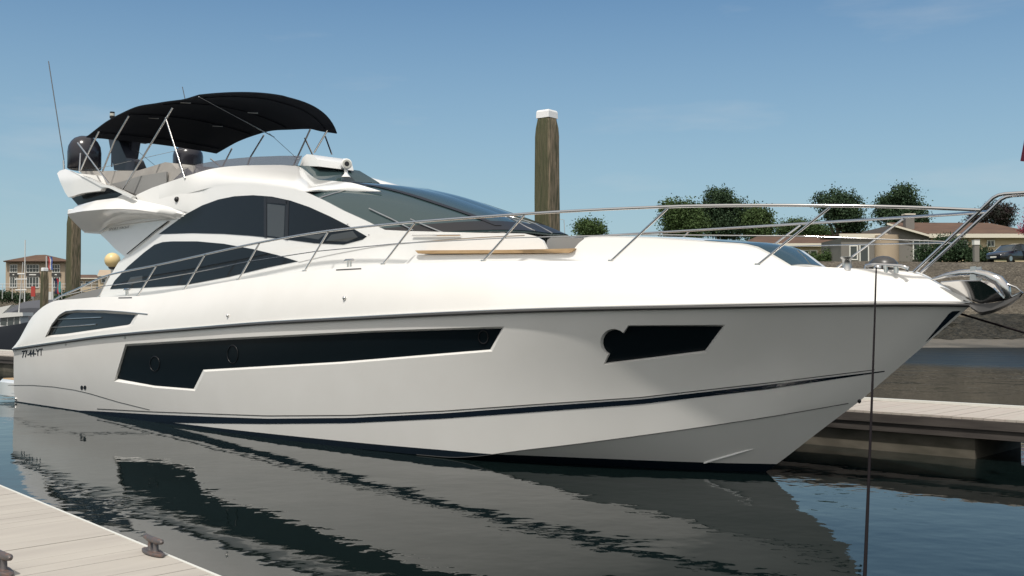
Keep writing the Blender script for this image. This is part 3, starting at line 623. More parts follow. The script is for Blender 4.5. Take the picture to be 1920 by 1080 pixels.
# anchor in its roller
an = [atB(x, y, b) for x, y, b in ((1748, 524, .02), (1775, 516, .04), (1800, 512, .05), (1828, 511, .05), (1850, 516, .05), (1872, 526, .05), (1884, 541, .04), (1889, 556, .02), (1887, 566, 0))]
MB().tube(an, [.015, .028, .038, .045, .05, .06, .062, .045, .02], 14).build('anchor_shank', M['steel'], Y, 60)
for sgn in (1, -1):
    MB().prism([(p_[0], p_[2]) for p_ in (atB(1819, 500, .09), atB(1829, 499, .09), atB(1830, 527, .09), atB(1818, 527, .09))], sgn * .09, sgn * .075).build('roller_cheek', M['steel2'], Y)
fl = [(1763, 530, .10), (1795, 527, .16), (1840, 527, .2), (1862, 540, .2), (1882, 560, .08)]
fl2 = [(1785, 546, .02), (1805, 556, .03), (1838, 570, .03), (1862, 566, .03), (1886, 563, .01)]
loft('anchor_fluke', [fl, mid(fl, fl2, .5, .0), fl2], M['steel'], n=20, thick=.02)
loft('bow_roller', [[(1800, 560, .03), (1830, 570, .05), (1862, 568, .06), (1890, 562, .05), (1917, 549, .02)], [(1818, 574, .08), (1838, 586, .10), (1862, 581, .10), (1885, 572, .08), (1910, 557, .03)], [(1822, 579, 0), (1840, 592, 0), (1865, 586, 0), (1888, 575, 0), (1912, 557, 0)]], M['rubber'], n=16, thick=.02)
MB().tube([atB(1873, 527, .05), atB(1905, 539, .05), atB(1917, 548, .02), atB(1887, 561, 0)], .012, 8).build('roller_hoop', M['steel'], Y, 60)
MB().tube([atB(1960, 366, 0), atB(1950, 300, 0), atB(1940, 180, 0)], .012, 8).build('flagstaff', M['steel'], Y, 60)
M['flag'] = mat('burgundy', (.12, .015, .04), .8)
rows = [[atB(1946 - 33 * u * (.35 + .65 * v), 190 + 116 * v - 4 * u, .03 * math.sin(7 * u)) for v in np.linspace(0, 1, 8)] for u in np.linspace(0, 1, 12)]
mb = MB().grid(rows); mk('burgee', mb.V, mb.F, M['flag'], Y, 60, .004)

# ------------------------------------------------------------------ bimini
NE = smooth_line([(162, 258), (200, 229), (262, 200), (300, 193.5), (340, 188), (374, 179)], 40)
nr = np.array([atB(x, y, 1.62) for x, y in NE]); nr = nr[nr[:, 0].argsort()]
rows = []
for i, p_ in enumerate(nr):
    s_ = i / (len(nr) - 1); r_ = []
    for c in np.linspace(1, -1, 25):
        cam_h = .30 * (1 - c * c) * (.15 + .85 * s_); bulge = .62 * (1 - abs(c) ** 2.0 if c > 0 else 1 - .0 - abs(c) ** 2.6) * (.95 if c > 0 else .9) * max(0, s_ - .55) / .45
        sag = -.006 * math.sin(s_ * math.pi * 4) ** 2
        drop = -.10 * max(0, s_ - .75) / .25 * (1 - c * c)
        r_.append((p_[0] + bulge, p_[1] * c, p_[2] + cam_h + sag + drop - .17 * (1 - c) / 2 * s_ - .16 * max(0, s_ - .8) / .2 * max(0, -c) ** 3))
    rows.append(r_)
rows = [r_ for r_ in rows]
mb = MB().grid(rows); mk('bimini_canopy', mb.V, mb.F, M['canvas'], Y, 60, .02)
def tb(name, pts, r=.018, mt='steel'): MB().tube([atB(*q) for q in pts], r, 8).build(name, M[mt], Y, 60)
for sgn in (1, -1):
    f = np.array([1, sgn, 1])
    for pts in ([(146, 268, 1.66), (205, 345, 1.85)], [(186, 246, 1.64), (163, 292, 1.66), (150, 322, 1.7)], [(242, 217, 1.64), (215, 263, 1.66), (192, 322, 1.7)], [(324, 202, 1.64), (231, 356, 1.85)], [(311, 221, 1.66), (347, 335, 1.72)], [(151, 288, 1.66), (149, 322, 1.9)]):
        P = [atB(*q) * f for q in pts]; MB().tube(P, .019, 8).build('bimini_leg', M['steel'], Y, 60)
for pts in ([(614, 244, -1.55), (589, 286, -1.5)], [(610, 256, -1.55), (622, 289, -1.4)]): tb('bimini_leg', pts)
# bows under the cloth
for i in (3, 14, 25, 36):
    r_ = np.array(rows[i]); r_[:, 2] -= .022; MB().tube(r_[1:-1], .012, 8).build('bimini_bow', M['canvas'], Y, 60)
tb('bimini_brace', [(373, 181, 1.6), (440, 217, .4), (514, 257, -1.3)], .012)
for (x, y, b) in ((348, 192, 1.2), (288, 221, .9), (474, 211, .2), (408, 236, -.3)):
    tb('canopy_patch', [(x - 9, y, b), (x + 9, y + 1, b)], .010, 'steel2')
# domes, mast, antennas
def dome(x0, x1, yt, yb, b):
    c = atB((x0 + x1) / 2, yb, b); r = (x1 - x0) / 2 / FPX * float((c - CAM) @ FWD); h = atB((x0 + x1) / 2, yt, b)[2] - c[2]
    prof_ = [(0, .9), (.03, 1), (.5, 1), (.68, .95), (.82, .8), (.92, .6), (.98, .32), (1, .01)]
    MB().tube([c + [0, 0, h * a] for a, _ in prof_], [r * k_ for _, k_ in prof_], 28).build('satellite_dome', M['dome'], Y, 60)
dome(128, 188, 255, 318, 1.2); dome(325, 380, 274, 312, -1.2)
MB().prism([(p_[0], p_[2]) for p_ in (atB(212, 260, .3), atB(230, 260, .3), atB(240, 285, .3), atB(246, 297, .3), atB(260, 300, .3), atB(268, 320, .3), atB(223, 320, .3))], -.42, -.18).build('radar_mast', M['mast'], Y, 30)
MB().prism([(p_[0], p_[2]) for p_ in (atB(248, 262, .1), atB(257, 262, .1), atB(251, 300, .1), atB(243, 300, .1))], -.2, 0).build('radar_mast', M['mast'], Y, 30)
MB().box(tuple(atB(236, 264, .1) - [0, 1.0, .02]), tuple(atB(268, 262, .1) + [0, .5, .06])).build('radar_scanner', M['mast'], Y)
q = atB(210.5, 222, 0); MB().tube([q + [0, 0, -1.2], q], .02, 8).build('light_mast', M['mast'], Y, 60)
MB().tube([q, q + [0, 0, .03], q + [0, 0, .13], q + [0, 0, .16]], [.06, .065, .055, .06], 12).build('masthead_light', M['black'], Y, 60)
MB().tube([q + [0, 0, .04], q + [0, 0, .12]], .062, 12).build('masthead_lens', M['lens'], Y, 60)
tb('whip_antenna', [(120, 300, 2.0), (105, 205, 1.98), (91, 115, 1.95)], .011, 'rubber'); tb('antenna_mount', [(120, 318, 2.0), (119, 301, 2.0)], .022, 'steel2')
tb('whip_antenna', [(350, 200, -.6), (342, 163, -.6)], .009, 'rubber')
for pts in ([(180, 317, 1.2), (345, 279, -.8)], [(258, 283, .5), (300, 318, 0)], [(505, 250, -1.5), (560, 300, 1.0)]): tb('rigging_wire', pts, .005, 'steel2')
tb('dome_leg', [(358, 312, -1.2), (353, 335, -1.2)], .015)
# cockpit interior: aft bulkhead and far coaming
MB().box((-13.9, -1.6, 1.6), (-13.7, 1.6, 3.8)).build('cockpit_door', M['glass'], Y)
MB().prism([(p_[0], p_[2]) for p_ in (atB(108, 566, -2.1), atB(150, 551, -2.1), atB(192, 540, -2.1), atB(240, 540, -2.1), atB(240, 575, -2.1), atB(100, 578, -2.1))], 2.05, 2.2).build('cockpit_coaming', M['greyc'], Y)

# ==================== SURROUNDINGS
RZ = math.atan2(RGT[1], RGT[0])
def G(u, d, z): return np.array([CAM[0], CAM[1], 0]) + fh * d + RGT * u + np.array([0, 0, z])
def PU(px, d): return (px - 960) / FPX * d          # lateral metres of a sight line at depth d
def PZ(py, d): return CAM[2] + (592 - py) / FPX * d
GND = 6.12
def stones(m, sc, c1, c2):
    t, p = nodes_of(m); g_ = t.nodes.new('ShaderNodeNewGeometry'); mp = t.nodes.new('ShaderNodeMapping'); mp.inputs['Scale'].default_value = sc; t.links.new(g_.outputs['Position'], mp.inputs[0])
    vo = t.nodes.new('ShaderNodeTexVoronoi'); t.links.new(mp.outputs[0], vo.inputs['Vector']); vd = t.nodes.new('ShaderNodeTexVoronoi'); vd.feature = 'DISTANCE_TO_EDGE'; t.links.new(mp.outputs[0], vd.inputs['Vector'])
    sx = t.nodes.new('ShaderNodeSeparateXYZ'); t.links.new(vo.outputs['Color'], sx.inputs[0]); mi = t.nodes.new('ShaderNodeMix'); mi.data_type = 'RGBA'; mi.inputs[6].default_value = (*c1, 1); mi.inputs[7].default_value = (*c2, 1); t.links.new(sx.outputs[0], mi.inputs[0])
    nz_ = t.nodes.new('ShaderNodeTexNoise'); nz_.inputs['Scale'].default_value = .35; nz_.inputs['Detail'].default_value = 4; t.links.new(g_.outputs['Position'], nz_.inputs['Vector'])
    m2 = t.nodes.new('ShaderNodeMix'); m2.data_type = 'RGBA'; m2.blend_type = 'OVERLAY'; m2.inputs[0].default_value = .8; t.links.new(mi.outputs[2], m2.inputs[6]); t.links.new(nz_.outputs['Fac'], m2.inputs[7]); t.links.new(m2.outputs[2], p.inputs['Base Color'])
    bp = t.nodes.new('ShaderNodeBump'); bp.inputs['Distance'].default_value = .25; t.links.new(vd.outputs['Distance'], bp.inputs['Height']); t.links.new(bp.outputs[0], p.inputs['Normal'])
m = M['stone'] = mat('stone_revetment', (.115, .10, .078), .95, noise=((.9, .9, 1.8), (.19, .165, .13), .38, .62), bump=((2.2, 2.2, 4.0), 1, .35))
M['rock'] = mat('weedy_rock', (.022, .022, .016), .85, noise=((.8, .8, 3.2), (.15, .135, .105), .50, .60), bump=((2, 2, 3), 1, .5))
stones(M['stone'], (1.7, 1.7, 3.4), (.085, .072, .055), (.20, .175, .135)); stones(M['rock'], (.8, .8, 2.4), (.006, .007, .004), (.04, .036, .026))
M['mud'] = mat('mud', (.12, .108, .088), .5, noise=((.3, .3, 2), (.065, .06, .048), .45, .6), bump=((1.5, 1.5, 3), .6, .15))
M['grass'] = mat('grass_ground', (.06, .09, .03), .95, noise=((.4, .4, .4), (.14, .13, .07), .4, .6))
d0 = pchip([-140, -60, -35, -20, -10, 60, 140], [176, 168, 140, 92, 67.5, 67.5, 67.5])
def shore(name, prof, mt, jit=0.0, nu=150, kind='structure'):
    rows = []
    for u in np.linspace(-130, 130, nu):
        r_ = []
        for dd, z in prof: r_.append(G(u, float(d0(u)) + dd + RNG.normal() * jit, z + RNG.normal() * jit * .8))
        rows.append(r_)
    o = MB().grid(rows).build(name, mt, None, 180); tag(o, kind=kind); return o
shore('mudflat', [(-6, -1.2), (-1.0, -.10), (.3, .12), (1.6, .30), (3, .52)], M['mud'], .035)
shore('rocky_shore', [(2.6, .36)] + [(2.6 + .45 * i, .42 + .19 * i) for i in range(1, 10)], M['rock'], .12, 520)
shore('dike_slope', [(6.4, 1.75)] + [(6.4 + .9 * i, 1.95 + .54 * i) for i in range(0, 8)] + [(13.8, GND)], M['stone'], .03)
shore('ground', [(13.7, GND - .01), (16, GND), (40, GND), (300, GND), (900, GND)], M['grass'])
# ---- pontoon behind the yacht
M['board'] = mat('pale_decking', (.42, .385, .34), .75, noise=((6, .7, 1), (.42, .37, .33), .35, .65))
M['fascia'] = mat('weathered_timber', (.045, .038, .035), .8, noise=((1.5, 5, 18), (.075, .065, .058), .35, .65))
M['float'] = mat('concrete_float', (.13, .115, .09), .85, noise=((1.4, 1.4, 3.5), (.06, .055, .04), .4, .65))
M['edge'] = mat('edge_profile', (.62, .62, .58), .5)
def boards(mb, x0, x1, ya, yb, z, wd, gap=.008, th=.03):
    x = x0
    while x < x1 - 1e-6:
        e = min(x + wd - gap, x1); y00, y01 = ya(x), ya(e); y10, y11 = yb(x), yb(e); zz = z + RNG.normal() * .0012
        mb.add([(x, y00, zz - th), (e, y01, zz - th), (e, y11, zz - th), (x, y10, zz - th), (x, y00, zz), (e, y01, zz), (e, y11, zz), (x, y10, zz)],
               [(0, 3, 2, 1), (4, 5, 6, 7), (0, 1, 5, 4), (1, 2, 6, 5), (2, 3, 7, 6), (3, 0, 4, 7)]); x += wd
P = empty('pontoon', (0, 0, 0), 'long pontoon with pale boards and dark timber sides on the far side of the yacht', 'pontoon')
mb = MB(); boards(mb, -80, 14, lambda x: 3.02, lambda x: 5.02, .583, .145); mb.build('deck_boards', M['board'], P)
MB().box((-80, 2.96, .43), (14, 3.015, .553)).build('side_timber', M['fascia'], P); MB().box((-80, 2.99, .30), (14, 3.05, .424)).build('side_timber', M['fascia'], P)
MB().box((-80, 5.025, .28), (14, 5.08, .61)).build('side_timber', M['fascia'], P)
MB().box((-80, 4.93, .585), (14, 5.02, .625)).build('kerb_timber', M['edge'], P)
MB().box((-80, 3.06, .31), (14, 5.0, .54)).build('deck_frame', M['fascia'], P)
xf = atB(1828, 830, -3.08)[0]
for i in range(-2, 17):
    x1 = xf - i * 4.65
    mb = MB(); mb.grid([[(x1 - 3.85, y_, z_) for y_, z_ in ((3.08, -.4), (3.08, .29), (3.12, .305), (4.9, .305), (4.95, .29), (4.95, -.4))], [(x1, y_, z_) for y_, z_ in ((3.08, -.4), (3.08, .29), (3.12, .305), (4.9, .305), (4.95, .29), (4.95, -.4))]])
    mb.F += [tuple(range(6)), tuple(range(6, 12))[::-1]]; mb.build('pontoon_float', M['float'], P)
# ---- near dock
ed = lambda x: -8.44 - .0995 * (x + 2.72)
D = empty('dock', (0, -11, 0), 'pale slatted dock in the near left corner with a thin bright edge', 'dock')
M['dock'] = mat('dock_board', (.43, .40, .355), .75, noise=((5.4, .8, 1), (.36, .33, .295), .30, .70), bump=((9, 3, 3), .25, .01))
mb = MB(); boards(mb, -34, 14, lambda x: ed(x) - 4.6, lambda x: ed(x) - .016, .5, .185, .004, .04); o = mb.build('deck_boards', M['dock'], D); o.location = (0, 11, 0)
mb = MB(); rows = [[(x, ed(x) - .013, .40), (x, ed(x) - .013, .503), (x, ed(x) + .0, .503), (x, ed(x), .36)] for x in (-34, 14)]
mb.grid(rows); o = mb.build('edge_trim', M['edge'], D, None, .004); o.location = (0, 11, 0)
mb = MB(); mb.grid([[(x, ed(x) - .03, -.3), (x, ed(x) - .03, .458), (x, ed(x) - 4.5, .458), (x, ed(x) - 4.5, -.3)] for x in (-34, 14)]); mb.F += [(0, 1, 2, 3), (4, 7, 6, 5)]
o = mb.build('dock_float', M['fascia'], D); o.location = (0, 11, 0)
M['rust'] = mat('rusty_cast_iron', (.12, .11, .11), .5, metal=.5, noise=((22, 22, 22), (.19, .12, .10), .5, .7))
def dock_cleat(px, py, label, s=1.0, first=None):
    q = atZ(px, py, .505)
    if first is None:
        C_ = empty('dock_cleat', q, label, 'cleat', 'iron cleats bolted to the dock', math.atan(-.0995))
        MB().tube([(-.14, 0, .0), (-.14, 0, .012), (.14, 0, .012), (.14, 0, 0)], [.001, .03, .03, .001], 8)
        pl = MB(); a_ = np.linspace(0, 2 * math.pi, 24, endpoint=False)
        for zz, k_ in ((0, 1), (.012, 1), (.02, .88)): pl.V += [(.15 * k_ * math.cos(t_) * (1 + .1 * math.cos(2 * t_)), .05 * k_ * math.sin(t_), zz) for t_ in a_]
        for j in range(2): pl.F += [(j * 24 + i, j * 24 + (i + 1) % 24, (j + 1) * 24 + (i + 1) % 24, (j + 1) * 24 + i) for i in range(24)]
        pl.F.append(tuple(range(48, 72))); pl.build('base_plate', M['rust'], C_, 40)
        for dx in (-.045, .045): MB().tube([(dx, 0, .01), (dx, 0, .03), (dx, 0, .09)], [.03, .02, .018], 10).build('post', M['rust'], C_, 60)
        MB().tube([(-.15, 0, .098), (-.135, 0, .105), (-.07, 0, .098), (.07, 0, .098), (.135, 0, .105), (.15, 0, .098)], [.012, .02, .024, .024, .02, .012], 10).build('horn', M['rust'], C_, 60)
        return C_
    c = first.copy(); COL.objects.link(c); c.location = q; c.scale = (1, 1, 1); c['label'] = label; c.rotation_euler = (0, 0, first.rotation_euler[2] + .06)
    for ch in first.children: k_ = ch.copy(); COL.objects.link(k_); k_.parent = c
    return c
dc = dock_cleat(287, 1037, 'rusty iron cleat bolted on the very edge of the pale dock'); dc.scale = (.92, .92, .85)
dock_cleat(2, 1072, 'iron cleat cut by the photo corner, set back from the dock edge', first=dc)
# ---- mooring piles
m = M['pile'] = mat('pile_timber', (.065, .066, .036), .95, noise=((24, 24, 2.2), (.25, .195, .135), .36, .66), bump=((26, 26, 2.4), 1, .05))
M['pilecap'] = mat('pile_cap', (.8, .8, .8), .4)
def pile(px, d, ztop, side, label, lean=0, name='mooring_pile'):
    c = G(PU(px, d), d, 0); e = empty(name, (c[0], c[1], -1), label, 'mooring pile', 'timber mooring piles', 0)
    mb = MB(); rows = []
    ang = RZ + math.radians(45 + 7)
    H = ztop + 1; prof_ = [(0, 1.06), (H * .3, 1.04), (H * .55, 1.0), (H * .75, .99), (H - .62, .97), (H - .5, .96), (H - .28, .88), (H - .1, .78), (H - .02, .74)]
    zz = []
    for z_, k_ in prof_:
        r_ = []
        for j in range(4):
            for f_ in (-.82, 0, .82):
                a = ang + j * math.pi / 2; n1 = np.array([math.cos(a), math.sin(a)]); t1 = np.array([-n1[1], n1[0]]); q = side / 2 * k_ * (n1 + t1 * f_) + RNG.normal(size=2) * .006
                r_.append((q[0] + lean * z_, q[1], z_))
        rows.append(r_)
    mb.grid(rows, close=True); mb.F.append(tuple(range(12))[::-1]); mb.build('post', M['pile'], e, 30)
    mb = MB(); rows = []
    for z_, k_ in ((H - .05, .80), (H + .10, .78), (H + .14, .70)):
        rows.append([((side / 2 * k_) * (math.cos(ang + j * math.pi / 2) - math.sin(ang + j * math.pi / 2)) + lean * z_, (side / 2 * k_) * (math.sin(ang + j * math.pi / 2) + math.cos(ang + j * math.pi / 2)), z_) for j in range(4)])
    mb.grid(rows, close=True); mb.F.append((8, 9, 10, 11)); mb.build('pile_cap', M['pilecap'], e)
    return e
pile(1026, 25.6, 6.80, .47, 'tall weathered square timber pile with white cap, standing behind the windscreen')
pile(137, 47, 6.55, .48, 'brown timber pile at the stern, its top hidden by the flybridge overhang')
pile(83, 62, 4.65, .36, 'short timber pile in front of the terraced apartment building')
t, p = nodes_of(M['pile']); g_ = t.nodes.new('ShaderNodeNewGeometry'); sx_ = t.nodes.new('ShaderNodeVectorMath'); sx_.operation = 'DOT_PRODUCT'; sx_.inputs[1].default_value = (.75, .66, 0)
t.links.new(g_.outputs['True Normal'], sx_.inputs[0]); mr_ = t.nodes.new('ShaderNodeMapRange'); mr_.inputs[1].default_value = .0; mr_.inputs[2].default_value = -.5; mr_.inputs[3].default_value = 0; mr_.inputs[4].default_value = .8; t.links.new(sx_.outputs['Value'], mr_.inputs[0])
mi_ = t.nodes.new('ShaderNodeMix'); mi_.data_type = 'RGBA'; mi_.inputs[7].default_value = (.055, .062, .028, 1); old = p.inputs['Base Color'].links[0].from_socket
t.links.new(mr_.outputs[0], mi_.inputs[0]); t.links.new(old, mi_.inputs[6]); t.links.new(mi_.outputs[2], p.inputs['Base Color'])      # darker green mixed into the faces turned to camera left
# ---- globe lamp on the pontoon
q = G(PU(210, 35.5), 35.5, 0); L = empty('globe_lamp', (q[0], q[1], .583), 'cream globe lamp on a pole behind the aft cabin window', 'lamp')
M['globe'] = mat('cream_globe', (.72, .55, .27), .35)
zt = PZ(488, 35.5) - .583
MB().ball((0, 0, zt), .255, 24, 16).build('globe', M['globe'], L, 180); MB().tube([(0, 0, 0), (0, 0, zt - .3)], .05, 10).build('pole', M['edge'], L, 60)
MB().tube([(0, 0, zt - .30), (0, 0, zt - .25), (0, 0, zt - .22)], [.08, .13, .12], 14).build('collar', M['black'], L, 60)
# ---- ropes
M['rope'] = mat('dark_rope', (.012, .010, .011), 1.0, spec=.05)
a = atB(1643, 502, .42); b = G(PU(1596, 3.3), 3.3, .52)
tag(MB().tube([a + (b - a) * t_ - np.array([0, 0, .12 * math.sin(math.pi * t_)]) for t_ in np.linspace(0, 1, 40)], .0085, 8).build('mooring_rope', M['rope'], None, 60), 'taut dark mooring rope running from the bow cleat down to the near dock', 'rope', 'mooring ropes of the yacht')
a = np.array([2.35, .1, 2.05]); b = np.array([9.5, 3.3, .60])
tag(MB().tube([a + (b - a) * t_ - np.array([0, 0, .35 * math.sin(math.pi * t_)]) for t_ in np.linspace(0, 1, 30)], .012, 8).build('mooring_rope', M['rope'], None, 60), 'dark mooring rope leading forward from under the anchor to the pontoon', 'rope', 'mooring ropes of the yacht')
# ---- trees and shrubs
M['bark'] = mat('bark', (.10, .08, .06), .95, noise=((4, 4, 1), (.16, .13, .10), .4, .6))
def leafm(name, c1, c2): return mat(name, c1, .7, spec=.2, noise=((.9, .9, .9), c2, .35, .65))
M['leafd'] = leafm('pine_foliage', (.02, .042, .022), (.045, .078, .036)); M['leafg'] = leafm('green_foliage', (.036, .064, .022), (.075, .12, .04)); M['leafr'] = leafm('dark_red_foliage', (.05, .03, .035), (.03, .04, .03))
M['pink'] = leafm('pink_blossom', (.45, .05, .10), (.25, .03, .06))
def leaves(blobs, n, size, seed):
    r = np.random.default_rng(seed); V = []; F = []
    tot = sum(b[1][0] * b[1][2] for b in blobs)
    for c, rad in blobs:
        k_ = int(1.7 * n * rad[0] * rad[2] / tot); nc = max(6, k_ // 22)
        dirs = r.normal(size=(nc, 3)); dirs /= np.linalg.norm(dirs, axis=1)[:, None]
        lob = 1 + .36 * np.sin(dirs[:, 0] * 5 + seed) * np.cos(dirs[:, 2] * 6 + seed * 2); cc = np.array(c) + dirs * np.array(rad) * (r.uniform(.3, 1.0, nc) ** .6 * lob)[:, None]
        for q in cc:
            for _ in range(34):
                p_ = q + r.normal(size=3) * np.array([.30, .30, .24]) * (size / .34) * 1.15
                a_ = r.normal(size=3); a_ /= np.linalg.norm(a_); b_ = np.cross(a_, r.normal(size=3)); b_ /= np.linalg.norm(b_) + 1e-9
                s_ = size * r.uniform(.35, .70); i0 = len(V)
                V += [p_ - a_ * s_ * .5, p_ + b_ * s_ * .32, p_ + a_ * s_ * .5, p_ - b_ * s_ * .32]; F.append((i0, i0 + 1, i0 + 2, i0 + 3))
    return V, F
def tree(name, cat, label, d, blobs, mt, n=3500, size=.42, trunk=True, group=None, seed=1, zb=GND):
    """blobs: (px, py, half width px, half height px)"""
    cx = np.mean([b[0] for b in blobs]); k_ = d / FPX
    base = G(PU(cx, d), d, zb); e = empty(name, base, label, cat, group, RZ)
    bl = [((PU(b[0], d) - PU(cx, d), (i % 3 - 1) * .8, PZ(b[1], d) - zb), (b[2] * k_, max(b[2] * k_ * .8, .6), b[3] * k_)) for i, b in enumerate(blobs)]
    V, F = leaves(bl, n, size, seed); mk('crown', V, F, mt, e)
    if trunk:
        mb = MB(); H = max(b[0][2] for b in bl); mb.tube([(0, 0, -.3), (.1, 0, H * .3), (0, .1, H * .6), (.1, 0, H * .85)], [H * .035, H * .028, H * .018, .05], 8)
        for c, rad in bl: mb.tube([(0, 0, H * .32), (c[0] * .5, c[1] * .5, (H * .32 + c[2]) / 2), (c[0], c[1], c[2] + rad[2] * .3)], [H * .018, H * .012, .04], 6)
        mb.build('trunk', M['bark'], e, 60)
    return e
TG = 'trees behind the dike'
tree('tree', 'tree', 'small round green tree standing alone just right of the tall pile', 125, [(1104, 431, 24, 16), (1095, 425, 10, 8), (1122, 434, 11, 9)], M['leafg'], 2600, .42, group=TG, seed=2)
tree('broadleaf_tree', 'tree', 'broad green tree at the left flank of the big dark pine', 118, [(1262, 405, 20, 24), (1285, 396, 22, 18), (1270, 430, 22, 18), (1300, 425, 24, 24), (1252, 388, 8, 10)], M['leafg'], 6500, .42, group=TG, seed=3)
tree('pine_tree', 'tree', 'tallest dark pine with a spiky top between two green trees', 122, [(1345, 378, 26, 18), (1330, 405, 32, 22), (1375, 392, 30, 22), (1360, 425, 45, 26), (1338, 362, 7, 8), (1362, 364, 7, 8), (1400, 415, 22, 24)], M['leafd'], 10000, .42, group=TG, seed=4)
tree('broadleaf_tree', 'tree', 'green tree at the right flank of the big dark pine', 119, [(1412, 408, 14, 18), (1432, 415, 15, 22), (1425, 396, 7, 8), (1420, 435, 20, 16)], M['leafg'], 4000, .42, group=TG, seed=5)
tree('broadleaf_tree', 'tree', 'low rounded green tree above the roof of the pale bungalow', 128, [(1480, 432, 28, 14), (1520, 430, 26, 13), (1550, 438, 24, 12), (1495, 422, 12, 7)], M['leafg'], 4500, .40, group=TG, seed=6)
tree('pine_tree', 'tree', 'loose dark pine left of the grey chimney', 116, [(1560, 385, 20, 14), (1590, 380, 22, 14), (1545, 372, 9, 8), (1580, 405, 28, 18), (1600, 425, 22, 14), (1572, 365, 9, 7)], M['leafd'], 6500, .42, group=TG, seed=7)
tree('pine_tree', 'tree', 'rounded dark pine rising directly behind the grey chimney', 108, [(1690, 368, 24, 15), (1672, 385, 22, 18), (1712, 392, 26, 20), (1690, 410, 34, 22), (1660, 400, 12, 12), (1738, 408, 10, 10)], M['leafd'], 7500, .40, group=TG, seed=8)
tree('dark_tree', 'tree', 'dark reddish tree behind the brown roof seen between the pulpit rails', 112, [(1862, 400, 22, 16), (1880, 412, 16, 16), (1838, 412, 16, 12), (1886, 395, 9, 7)], M['leafr'], 3800, .36, group=TG, seed=9)
tree('shrub', 'shrub', 'dark rounded shrub between the pale bungalow and the grey house', 98, [(1558, 482, 17, 15), (1588, 468, 12, 22), (1540, 488, 14, 9)], M['leafg'], 2600, .30, trunk=False, group='shrubs in front of the houses', seed=10)
tree('shrub', 'shrub', 'low dark green shrub in front of the pale bungalow windows', 100, [(1512, 490, 24, 8), (1480, 492, 20, 8)], M['leafg'], 2000, .30, trunk=False, group='shrubs in front of the houses', seed=11)
tree('hedge', 'hedge', 'tall dark hedge against the wall of the brown roofed house', 88, [(1762, 470, 20, 22), (1790, 468, 22, 24), (1742, 478, 14, 16), (1815, 480, 16, 12), (1845, 480, 18, 12)], M['leafd'], 6000, .30, trunk=False, seed=12)
tree('flowering_shrub', 'shrub', 'tall pink flowering shrub at the right edge beside the dark car', 84, [(1938, 385, 8, 12), (1937, 405, 9, 12), (1940, 425, 10, 14), (1940, 450, 8, 16)], M['pink'], 1500, .22, seed=13)
# ---- houses
M['wallg'] = mat('grey_render', (.19, .18, .165), .9); M['wallb'] = mat('beige_render', (.42, .34, .25), .9, noise=((.8, .8, .8), (.38, .30, .22), .3, .7)); M['wally'] = mat('cream_render', (.55, .45, .31), .9)
M['roof'] = mat('brown_roof', (.12, .07, .045), .9, noise=((.8, .8, 6), (.085, .05, .035), .35, .65)); M['trim'] = mat('cream_trim', (.66, .62, .52), .6)
M['pane2'] = mat('window_glass', (.05, .06, .06), .08); M['frame'] = mat('white_frame', (.72, .72, .68), .5)
class H:                                               # a building drawn on its own front plane at depth d
    def __init__(s, name, label, cat, px, d, group=None):
        s.d = d; s.u0 = PU(px, d); s.e = empty(name, G(s.u0, d, GND), label, cat, group, RZ)
    def p(s, px, py, dd=0): k_ = s.d + dd; return ((px - 960) / FPX * k_ - s.u0, dd, PZ(py, k_) - GND)
    def block(s, name, px0, px1, py0, py1, dep, mt, dd=0):
        a = s.p(px0, py0, dd); b_ = s.p(px1, py1, dd); z0 = -.2 if name.endswith('wall') else b_[2]
        return MB().box((a[0], dd, z0), (b_[0], dd + dep, a[2])).build(name, mt, s.e)
    def window(s, px0, px1, py0, py1, n=1, m_=1, dd=0):
        a = s.p(px0, py0); b_ = s.p(px1, py1); x0, x1, z0, z1 = a[0], b_[0], b_[2], a[2]; t_ = .09
        mb = MB(); mb.box((x0, dd - .09, z0), (x0 + t_, dd - .001, z1)); mb.box((x1 - t_, dd - .09, z0), (x1, dd - .001, z1)); mb.box((x0 + t_, dd - .088, z1 - t_), (x1 - t_, dd - .001, z1)); mb.box((x0 + t_, dd - .12, z0), (x1 - t_, dd - .001, z0 + t_))
        for i in range(1, n): xx = x0 + (x1 - x0) * i / n; mb.box((xx - t_ / 3, dd - .08, z0 + t_), (xx + t_ / 3, dd - .001, z1 - t_))
        for i in range(1, m_): zz = z0 + (z1 - z0) * i / m_; mb.box((x0 + t_, dd - .076, zz - t_ / 3), (x1 - t_, dd - .0015, zz + t_ / 3))
        f = mb.build('window', M['frame'], s.e); MB().box((x0 + .03, dd - .04, z0 + .03), (x1 - .03, dd - .002, z1 - .03)).build('pane', M['pane2'], f)
h = H('bungalow', 'grey and beige bungalow with brown pitched roof, chimney and round beige corner turret', 'house', 1745, 93)
h.block('wall', 1746, 1945, 444, 500, 8, M['wally']); h.block('extension_wall', 1578, 1672, 446, 500, 6, M['wallg'], .6)
V = [h.p(1672, 421.5), h.p(1746, 443), h.p(1746, 499), h.p(1672, 499)]; V = [(v[0], v[1], -.2 if i > 1 else v[2]) for i, v in enumerate(V)]
mb = MB(); mb.add(V + [(v[0], 7.9, v[2]) for v in V], [(0, 3, 2, 1), (4, 5, 6, 7), (0, 1, 5, 4), (3, 0, 4, 7), (1, 2, 6, 5), (2, 3, 7, 6)]); mb.build('gable_wall', M['wallg'], h.e)
e0, e1, r0, r1 = h.p(1742, 438.5, -.6), h.p(1960, 438.5, -.6), h.p(1668, 417, 4.2), h.p(1856, 417.5, 4.2); g_ = h.p(1668, 419, -.5)
